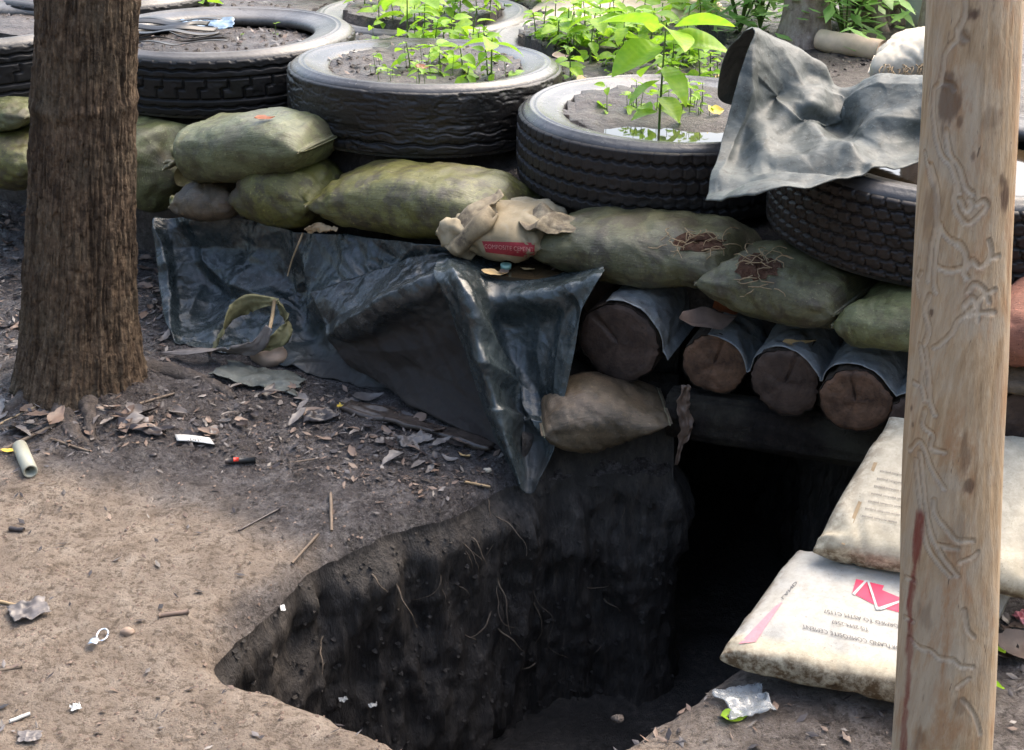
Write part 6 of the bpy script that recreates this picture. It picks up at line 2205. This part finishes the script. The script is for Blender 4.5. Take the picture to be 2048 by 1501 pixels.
# dried palm leaf loop
def ribbon(pts, w, seed, th=.0012, n=60):
    C = smooth_path([at(*p[:3]) for p in pts], n)
    ww = np.interp(np.linspace(0, len(pts) - 1, n), range(len(pts)), w)
    T = np.gradient(C, axis=0)
    T /= np.linalg.norm(T, axis=1)[:, None]
    tw = np.linspace(0, 2.4, n) + seed
    U = np.cross(T, np.array([0, .35, 1.0]))
    U /= np.linalg.norm(U, axis=1)[:, None]
    Bn = np.cross(T, U)
    D = np.cos(tw)[:, None] * Bn + np.sin(tw)[:, None] * U
    s = np.linspace(-1, 1, 9)
    G = C[:, None] + (s[None, :, None] * ww[:, None, None] * .5) * D[:, None]
    G = G + (.012 * ridged(xyz(np.broadcast_to(s * 3, (n, 9)), np.broadcast_to(np.linspace(0, 8, n)[:, None], (n, 9)), seed), seed, 2) * (np.abs(s)[None]))[..., None] * np.cross(D, T)[:, None]
    return shell(G, th)


pl = thing('palm_leaf', 'dried olive palm leaf curled into a loop against the black tarp', 'dead leaf', at_ground(490, 705))
V, F = ribbon([(428, 700, 4.0), (445, 668, 4.02), (468, 630, 4.05), (500, 606, 4.06), (555, 602, 4.02)], [.03, .07, .075, .06, .02], 1); part('leaf_blade', V, F, MAT['palm'], pl)
V, F = ribbon([(555, 602, 4.02), (572, 640, 4.0), (564, 672, 3.97), (525, 690, 3.95), (480, 702, 3.94)], [.01, .03, .06, .05, .03], 2); part('leaf_blade', V, F, MAT['palm'], pl)
V, F = ribbon([(540, 655, 3.94), (515, 690, 3.93), (470, 700, 3.92), (420, 698, 3.93), (320, 706, 3.98)], [.03, .05, .06, .05, .01], 3); part('leaf_blade', V, F, MAT['deadleaf_grey'], pl)
V, F = tube([at(549, 600, 4.02), at(545, 630, 3.98), at(540, 656, 3.95)], .006, 8); part('leaf_stalk', V, F, MAT['straw'], pl)
V, F = ribbon([(420, 700, 3.95), (425, 720, 3.94), (440, 738, 3.93)], [.04, .05, .03], 4, n=24); part('leaf_blade', V, F, MAT['deadleaf_grey'], pl)

# dry stalk hanging on the tarp, and a husk leaf on top
V, F = tube(smooth_path([at(606, 466, 4.18), at(596, 490, 4.16), at(584, 520, 4.17), at(575, 552, 4.17)], 14), np.linspace(.004, .0025, 14), 6)
single('dry_stalk', V, F, MAT['straw'], 'pale dry stalk hanging down the black tarp', 'stalk')
V, F = ribbon([(612, 462, 4.14), (640, 455, 4.12), (675, 458, 4.10)], [.02, .035, .01], 2, n=24)
single('dry_husk', V, F, MAT['straw'], 'yellowish husk leaf tucked under the green sandbags', 'dead leaf')

# wet plank at the foot of the tarp
pa, pb = at_ground(690, 822, .02), at_ground(985, 908, .02)
d = (pb - pa); L = np.linalg.norm(d); d /= L
w = np.array([-d[1], d[0], 0]) * -1
w = w / np.linalg.norm(w)
u, v = np.meshgrid(np.linspace(0, 1, 40), np.linspace(-.5, .5, 8), indexing='ij')
G = pa + u[..., None] * d * L + (v * .055)[..., None] * w + (np.stack([0 * u, 0 * u, .004 * fbm(xyz(u * 8, v * 3, 2), 3, 3)], -1))
G = G + np.array([0, .03, -.004]) + np.stack([0 * u, 0 * u, .010 * fbm(xyz(u * 5, v * 2, 4), 8, 3)], -1)
V, F = shell(G if grid_normals(G)[..., 2].mean() > 0 else G[:, ::-1], .02)
single('plank', V, F, MAT['plank'], 'wet brown plank lying along the foot of the black tarp', 'plank')

# things on the tarp ledge: puddle, litter and a bottle cap
TGB = bvh_of(TG.reshape(-1, 3), grid_faces(*TG.shape[:2]))
lc, _ = cast_px(TGB, 1075, 556)
puddle('puddle', lc[0], lc[1] + .04, lc[2] + .006, .13, MAT['water'], 'brown puddle on the black tarp ledge', 9, 1.15, .45)
capc = lc + np.array([-.095, .05, .012])
zz = np.array([0, .0, .014, .014, .010]); rr_ = np.array([0, .0165, .0165, .0145, .0])
a = np.linspace(0, 2 * math.pi, 28, endpoint=False)
V = np.stack([rr_[None] * np.cos(a)[:, None], rr_[None] * np.sin(a)[:, None], np.broadcast_to(zz, (28, 5))], -1)
single('bottle_cap', V + capc, grid_faces(28, 5, wu=True), MAT['teal'], 'pale teal bottle cap on the tarp ledge', 'bottle cap', None, False)
for i, (dx, dy, L, mt, lab) in enumerate([(-.13, .0, .08, 'deadleaf_tan', 'tan leaf on the tarp ledge puddle, left end'), (-.10, .02, .06, 'deadleaf', 'brown leaf on the tarp ledge beside the bottle cap'), (-.03, .04, .05, 'deadleaf_tan', 'small tan leaf right of the bottle cap'), (.06, .05, .05, 'deadleaf', 'brown leaf at the right end of the ledge puddle')]):
    dead_leaf(lc + np.array([dx, dy, .012]), L, L * .45, i * 1.3, MAT[mt], lab, None, i + 70, (.1, .1), .3, .2)

# ragged plastic strip hanging under the second log
G = catmull(np.array([at(x, y, 3.33) for x, y in [(1372, 770), (1366, 810), (1374, 850), (1362, 890), (1352, 930)]]), np.linspace(0, 4, 40))
s = np.linspace(-1, 1, 10)
wd = np.interp(np.linspace(0, 1, 40), [0, .3, .6, .75, 1], [.012, .02, .018, .008, .006])
G = G[:, None] + np.stack([s[None] * wd[:, None] * (1 + .4 * fbm(xyz(np.arange(40)[:, None] * .4, s[None] * 2, 1), 3, 2)), .015 * fbm(xyz(np.arange(40)[:, None] * .3, s[None] * 2, 5), 4, 2), 0 * s[None] * wd[:, None]], -1)
V, F = shell(G, .0012)
single('hanging_scrap', V, F, MAT['deadleaf'], 'ragged brown scrap hanging below the second log end', 'scrap', None, True, {'dirt': np.zeros(len(V))})

# rubber strips and blue film in the first tyre
sr = random.Random(3)
for i in range(7):
    y0 = 36 + i * 7.5
    z = .862 if i < 4 else .85
    pts = [atz(262 + sr.uniform(-10, 5), y0 + 4, z), atz(320, y0 + sr.uniform(-3, 5), z + .012), atz(370, y0 + 3 + sr.uniform(-3, 5), z), atz(400 + sr.uniform(0, 70), y0 + sr.uniform(0, 5), z - .012)]
    C = smooth_path(pts, 30)
    G = C[:, None] + np.linspace(-1, 1, 5)[None, :, None] * np.array([.003, .016, .006 * math.sin(i)])
    G[..., 2] += .008 * np.sin(np.linspace(0, 9, 30) + i)[:, None]
    V, F = shell(G, .003)
    single('rubber_strip', V, F, MAT['black'], 'black rubber strip lying across the chunky tread tyre', 'rubber strip', 'rubber strips in the tyre')
scrap('plastic_scrap', 0, 0, .22, .13, MAT['blue'], 'crumpled blue grey film inside the chunky tread tyre', 'plastic scrap', 15, .1, .045, .001, at_mound(415, 72) + np.array([0, 0, .02]))
scrap('plastic_scrap', 0, 0, .3, .2, MAT['blue'], 'crumpled film on the tyre at the left picture edge', 'plastic scrap', 16, .1, .04, .001, at_mound(20, 36) + np.array([0, 0, .02]))
# debris on the shelf in the pit
for i, (x, y) in enumerate([(690, 1392), (748, 1404)]):
    P, N = cast_px(PIT_BVH, x, y)
    if P is not None:
        scrap('plastic_scrap', 0, 0, .022, .016, MAT['white'], 'white plastic bit low in the pit at left, ' + ('left' if i == 0 else 'right') + ' one', 'plastic scrap', 20 + i, .3, .015, .001, P + np.array([0, -.03, 0]))
